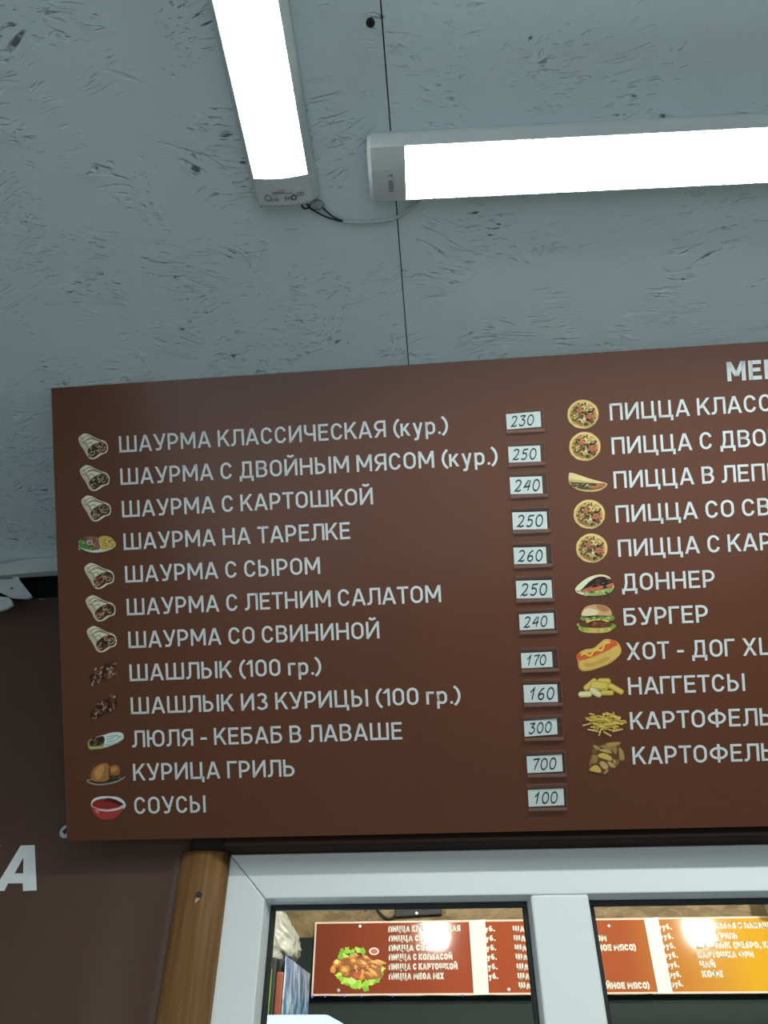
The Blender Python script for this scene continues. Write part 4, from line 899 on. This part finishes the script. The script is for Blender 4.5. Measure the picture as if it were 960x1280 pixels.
sp = onceil(463, 28)
sc_ = thing('ceiling_screw', 'dark round screw head sunk in the grey ceiling beside the sheet joint', 'screw', (sp.x, sp.y, CZ))
bm = bmesh.new(); disc(bm, (0, 0, 0.0005), (0, 0, -1), 0.0042, 0.0014, 20); obj('screw_head', bm, M['darkmetal'], sc_)
bm = bmesh.new(); box(bm, -.0025, .0025, -.0005, .0005, -.0012, -.0008); box(bm, -.0005, .0005, -.0025, .0025, -.0012, -.0008); obj('cross_recess', bm, M['dark'], sc_)

# ------------------------------------------------------------------ kitchen behind the panes
KY = 3.0
kb = thing('wall_menu', 'red to amber menu board with white bold lettering on the kitchen back wall', 'menu board', (0, KY, EYE))
def kp(x, y): q = onwall(x, y, KY); return q.x, q.z-EYE
kx0, kz1 = kp(396, 1153.5); kz0 = kp(392, 1242.5)[1]; kx1 = 1.35
kz1 = 0.4755
bm = bmesh.new(); box(bm, kx0, kx1, 0.0, 0.012, kz0, kz1); obj('panel', bm, M['kboard'], kb)
bm = bmesh.new()
for q in ((kx0-.006, kx1+.006, kz1, kz1+.006), (kx0-.006, kx1+.006, kz0-.006, kz0), (kx0-.006, kx0, kz0, kz1), (kx1, kx1+.006, kz0, kz1)):
    box(bm, q[0], q[1], -.002, .012, q[2], q[3])
obj('border', bm, ink(232, 200, 178), kb)
WM = mat('warm white lettering', (0.9, 0.87, 0.76), 0.5, 0.03, 30)
def ktext(text, xa, xb, yc, px=8.0):
    ua, zc = kp(xa, yc); ub = kp(xb, yc)[0]; cap = px/408.0
    bm = bmesh.new(); n_ = Vector((0, -1, 0))
    x = text_bm(bm, text, .27, 0, 0, 1.0, gap=.10); bm.free(); bm = bmesh.new(); kx = (ub-ua)/x
    text_bm(bm, text, .27, 0, 0, 1, frame=lambda a, b: Vector((ua+a*kx, -0.0003, zc-cap/2+b*cap)), gap=.10)
    up_normals(bm, n_); obj('lettering', bm, WM, kb, smooth=None)
rows = [1161.2, 1173, 1184.8, 1196.4, 1208.4, 1220.4, 1232.2]
for text, xa, xb, k in (('ПИЦЦА КЛАССИЧЕСКАЯ', 485.5, 575.5, 0), ('ПИЦЦА СЫР', 486, 536, 1), ('ПИЦЦА СЕТ', 486, 536, 2), ('ПИЦЦА С КОЛБАСОЙ', 486, 565.5, 3), ('ПИЦЦА С КАРТОШКОЙ', 486, 572, 4), ('ПИЦЦА MEGA MIX', 486, 555, 5)):
    ktext(text, xa, xb, rows[k])
for k in range(6): ktext('руб.', 600+k*1.1, 618.5+k*.8, rows[k], 6.5)
for k in range(7): ktext('ШАУРМА', 641+k*1.25, 682+k*1.5, rows[k])
for text, xa, xb, k in (('С САЛАТОМ', 707, 758, 1), ('(ДВОЙНОЕ МЯСО)', 719, 795, 2), ('(ДВОЙНОЕ МЯСО)', 736, 812, 6)): ktext(text, xa, xb, rows[k])
for k in range(7): ktext('руб.', [824, 826, 829, 832, 835, 838.5, 841][k]-2, [839.5, 841.5, 844, 847, 848.5, 851, 853.5][k], rows[k]-2.5, 6.5)
for text, xa, xb, k in (('КЕБАБ В ЛАВАШЕ', 893, 966, 0), ('ГРИЛЬ', 896, 921.5, 1), ('ШАШЛЫК (РЕБРО, КОРЕЙКА)', 870, 1000, 2), ('КАРТОШКА ФРИ', 872, 942, 3), ('ЧАЙ', 874.5, 894, 4), ('КОФЕ', 877.5, 903.5, 5)):
    ktext(text, xa, xb, rows[k]-3 if k else rows[k]-4)
for x, y in ((450, 1158), (423, 1238), (636, 1237), (761, 1157.5)):
    a, b = kp(x, y); bm = bmesh.new(); disc(bm, (a, 0.0005, b), (0, -1, 0), 0.006, 0.004, 14)
    bmesh.ops.bevel(bm, geom=[e for e in bm.edges if all(v.co.y < -.002 for v in e.verts)], offset=.002, segments=2, affect='EDGES', profile=.5); obj('screw', bm, M['metal'], kb)
# printed platter of grilled meat on the wall menu
rnd = random.Random(5); bm = bmesh.new(); kmats = []
kzz = [-0.0004]
def kblob(x, y, rx, ry, c, rot=0, rough=.15, n=12):
    m = ink(*c)
    if m not in kmats: kmats.append(m)
    kzz[0] -= 0.00002; r = math.radians(rot); pts = []
    for k in range(n):
        a = 2*PI*k/n; f = 1+rnd.uniform(-rough, rough); px, py = rx*f*math.cos(a), ry*f*math.sin(a)
        u, v = kp(400+(x+px*math.cos(r)-py*math.sin(r))/9.6, 1170+(y+px*math.sin(r)+py*math.cos(r))/9.6); pts.append(bm.verts.new((u, kzz[0], v)))
    f = bm.faces.new(pts); f.material_index = kmats.index(m); f.normal_update()
    if f.normal.y > 0: f.normal_flip()
for x, y in ((280, 200), (330, 175), (300, 235), (390, 205), (470, 175), (520, 190), (250, 240), (230, 480), (280, 540), (350, 570), (400, 600), (470, 580), (540, 600), (600, 560), (650, 530), (700, 490), (730, 430), (735, 390), (250, 500), (330, 530), (440, 560), (560, 570), (620, 530), (690, 520), (545, 630)):
    kblob(x, y, 48, 34, rnd.choice([(150, 205, 50), (190, 225, 90), (120, 180, 45), (176, 214, 70)]), rnd.uniform(0, 90), .35, 14)
for q in ((330, 230), (370, 225), (400, 220), (430, 210)): kblob(q[0], q[1], 34, 7, (40, 72, 26), 40, .1); kblob(q[0]+10, q[1]+14, 30, 6, (222, 232, 180), 40, .1)
kblob(470, 390, 300, 140, (150, 86, 34), 8, .12, 26)
for x, y, rx, ry, rot in ((160, 400, 36, 50, 10), (195, 330, 40, 36, 0), (300, 410, 66, 62, 20), (250, 320, 30, 50, 15), (405, 300, 56, 40, 10), (440, 400, 36, 90, -10), (520, 330, 90, 34, 30), (520, 440, 30, 70, -15), (600, 400, 90, 26, 35), (640, 440, 70, 24, 40), (660, 320, 90, 22, 18), (720, 310, 80, 20, 15), (650, 370, 80, 22, 25), (500, 490, 34, 40, 0), (590, 460, 60, 24, 35), (560, 260, 50, 22, 30), (400, 250, 60, 20, -10)):
    kblob(x, y, rx, ry, rnd.choice([(206, 132, 52), (190, 112, 42), (220, 150, 66), (172, 92, 36)]), rot, .16, 14); kblob(x-6, y-8, rx*.5, ry*.5, rnd.choice([(236, 180, 96), (226, 160, 76)]), rot, .2, 10)
for k in range(26): kblob(rnd.uniform(200, 720), rnd.uniform(290, 490), 26, 6, rnd.choice([(96, 46, 18), (120, 60, 24), (80, 38, 16)]), rnd.uniform(-10, 60), .3, 8)
kblob(440, 492, 20, 22, (200, 50, 36)); kblob(430, 480, 36, 20, (206, 96, 50), 20); kblob(470, 475, 24, 18, (206, 80, 50)); kblob(380, 540, 46, 40, (196, 226, 130), 0, .25); kblob(200, 310, 26, 32, (226, 220, 140), 0, .2)
kblob(650, 185, 60, 46, (246, 226, 208), 0, .03, 24); kblob(650, 185, 44, 31, (196, 100, 78), 0, .03, 20)
obj('platter_picture', bm, kmats, kb, smooth=None)

for (xa, xb, xc, xd, lab) in ((586, 606.5, 592, 611, 'white paper strip masking the prices beside the pizza names on the wall menu'), (805, 823, 822.5, 841, 'white paper strip masking the prices in the right window pane on the wall menu')):
    za_, zb_ = 0.479, kz0-0.004
    ua, ub, uc, ud = kp(xa, 1151)[0], kp(xb, 1151)[0], kp(xc, 1242)[0], kp(xd, 1242)[0]
    bm = bmesh.new(); prism(bm, [(ua, KY-.0030, EYE+za_), (ub, KY-.0034, EYE+za_+.004), (ud, KY-.0030, EYE+zb_-.002), (uc, KY-.0030, EYE+zb_)], (0, -.0006, 0))
    tag(obj('paper_strip', bm, M['paper']), lab, 'paper strip', 'paper strips on the wall menu')

st = thing('light_string', 'string of tiny blue lights along the lower edge of the wall menu', 'light string', (kx0, KY-.006, EYE+kz0-.008))
bm = bmesh.new(); tube(bm, [(0.0+i*.05, 0, .0015*math.sin(i*1.7)) for i in range(24)], 0.0012, 6); obj('cord', bm, M['black'], st)
for x in (391, 407, 431, 452, 491, 578):
    u = kp(x, 1243)[0]-kx0; bm = bmesh.new(); bmesh.ops.create_icosphere(bm, subdivisions=2, radius=0.0046 if x < 400 else .003)
    for v in bm.verts: v.co += Vector((u, -.003, 0))
    obj('bulb', bm, M['blueled'], st, smooth=True)

# black adapter box with its lead, on the strand board over the wall menu
ad = thing('adapter_box', 'black adapter box with a looped lead on the strand board above the wall menu', 'adapter', (-0.17, 3.05, EYE+.53))
a, b = onwall(493.5, 1146.3, 3.02), onwall(552, 1143, 3.02)
c, d = onwall(552, 1126, 3.02), onwall(493.5, 1128, 3.02); off = Vector(ad.location)
bm = bmesh.new(); prism(bm, [a-off, b-off, c-off+Vector((0, 0, .02)), d-off+Vector((0, 0, .02))], (0, .03, 0)); bmesh.ops.bevel(bm, geom=bm.edges[:], offset=.003, segments=2, affect='EDGES', profile=.5)
obj('case', bm, M['black'], ad)
bm = bmesh.new(); tube(bm, spline([onwall(468, 1126, 3.035)-off, onwall(473, 1139, 3.03)-off, onwall(482, 1147, 3.03)-off, onwall(489, 1148, 3.03)-off, onwall(495, 1144, 3.03)-off], 6), .0045, 8); obj('lead', bm, M['black'], ad)
for x, y in ((521, 1141.5), (545, 1134.5)):
    bm = bmesh.new(); disc(bm, onwall(x, y, 3.02)-off+Vector((0, .001, 0)), (0, -1, 0), .004, .003, 10); obj('screw', bm, M['metal'], ad)

# duct at the right
bm = bmesh.new(); n = 28; cx, cy, r = 1.165, 2.93, 0.095
pr = [[bm.verts.new((cx+r*f*math.cos(2*PI*k/n), cy+r*f*math.sin(2*PI*k/n), EYE+z)) for k in range(n)] for z, f in ((.484, 1), (.505, 1), (.508, 1.03), (.514, 1.03), (.517, 1), (.79, 1))]
for i in range(len(pr)-1):
    for k in range(n): bm.faces.new((pr[i][k], pr[i][(k+1) % n], pr[i+1][(k+1) % n], pr[i+1][k]))
bm.faces.new(pr[0][::-1]); bm.faces.new(pr[-1])
tag(obj('vent_duct', bm, M['duct']), 'pale round metal duct above the amber end of the wall menu', 'duct')

# drinks cooler, bag on it, pale box with added glow in front of it
fx1, fz, fy0, fy1 = -0.409, EYE+0.2540, 2.0, 2.36
fr = thing('drinks_cooler', 'tall drinks cooler with a blue water-print side and green door strip', 'cooler', (fx1-.28, 2.18, 0))
fo = Vector(fr.location)
bm = bmesh.new(); box(bm, fx1-.56-fo.x, fx1-.002-fo.x, fy0+.04-fo.y, fy1-fo.y, .03, fz-.004, bevel=.004); obj('cabinet', bm, M['black'], fr)
bm = bmesh.new(); box(bm, fx1-.0015-fo.x, fx1-fo.x, fy0+.012-fo.y, fy1-.003-fo.y, .05, fz-.002); obj('side_print', bm, M['water'], fr)
bm = bmesh.new(); box(bm, fx1-.56-fo.x, fx1-.0195-fo.x, fy0-fo.y, fy0+.038-fo.y, .05, fz-.006, bevel=.004); dr = obj('door', bm, M['black'], fr)
bm = bmesh.new(); box(bm, fx1-.062-fo.x, fx1-.0285-fo.x, fy0-.004-fo.y, fy0-.0005-fo.y, .08, fz-.03, bevel=.001); obj('door_strip', bm, M['green'], dr)
bm = bmesh.new(); box(bm, fx1-.019-fo.x, fx1-.003-fo.x, fy0+.004-fo.y, fy0+.038-fo.y, .05, fz-.035, bevel=.003); obj('corner_strip', bm, M['redstrip'], fr)
for s in (-1, 1):
    for q in (-1, 1):
        bm = bmesh.new(); disc(bm, (s*.25, q*.13, 0), (0, 0, 1), .018, .032, 14); obj('foot', bm, M['black'], fr)
bm = bmesh.new(); bmesh.ops.create_icosphere(bm, subdivisions=5, radius=1.0)
for v in bm.verts:
    q = v.co.copy(); t = (q.z+1)/2; wdt = 1.10-0.80*t**1.2
    d = noise.noise(q*1.7)*.20+noise.noise(q*4.2+Vector((3, 1, 2)))*.16+abs(noise.noise(q*7.5))*.16
    q = Vector((q.x*wdt, q.y*wdt, q.z))*(1+d)
    v.co = Vector((q.x*.088-.045*t**1.3+.012, q.y*.075, max(0.0, .074+q.z*.085)))
bg = tag(obj('plastic_bag', bm, M['bag'], None, smooth=True), 'crumpled white plastic bag lying on top of the drinks cooler', 'bag')
bg.location = (-0.475, 2.13, fz-.003)
# kitchen counter inside the window carrying the pale box
bm = bmesh.new(); box(bm, X0+.001, X1-.001, WY+.09, 1.80, 1.0, 1.04, bevel=.004); box(bm, X0+.001, X1-.001, WY+.12, 1.76, 0, 1.0)
ct = tag(obj('worktop', bm, M['counter']), 'pale kitchen worktop behind the window', 'worktop')
lb = thing('pale_box', 'pale cyan box with an added glow behind the lower left corner of the window', 'box', (-0.40, 1.60, 1.04))  # emissive faces stand in for light falling on this pale box
bm = bmesh.new(); box(bm, -.19, .1715, -.097, .11, 0, EYE+.1012-1.04, bevel=.003); obj('case', bm, M['pvc'], lb)
bm = bmesh.new(); box(bm, -.185, .1705, -.1, -.0975, .02, EYE+.1008-1.04); obj('glow_face', bm, M['boxglow'], lb)
bm = bmesh.new(); box(bm, .172, .1735, -.099, .105, .02, EYE+.1006-1.04); obj('glow_side', bm, M['boxglow'], lb)

# kitchen floodlights over the window, facing the back wall (their glare shows on the wall menu)
for x, z, lab in ((-0.115, 0.735, 'square floodlight over the left window pane facing the wall menu'), (1.28, 0.735, 'square floodlight over the right window pane facing the wall menu')):
    t = thing('floodlight', lab, 'lamp', (x, 1.45, CZ), group='kitchen floodlights')
    bm = bmesh.new(); box(bm, -.062, .062, -.03, 0, -.185, -.03, bevel=.006); obj('housing', bm, M['black'], t)
    bm = bmesh.new(); box(bm, -.05, .05, .0005, .004, -.175, -.045, bevel=.001); obj('lens', bm, M['floodglow'], t)
    bm = bmesh.new(); box(bm, -.01, .01, -.022, -.012, -.032, 0); obj('bracket', bm, M['black'], t)
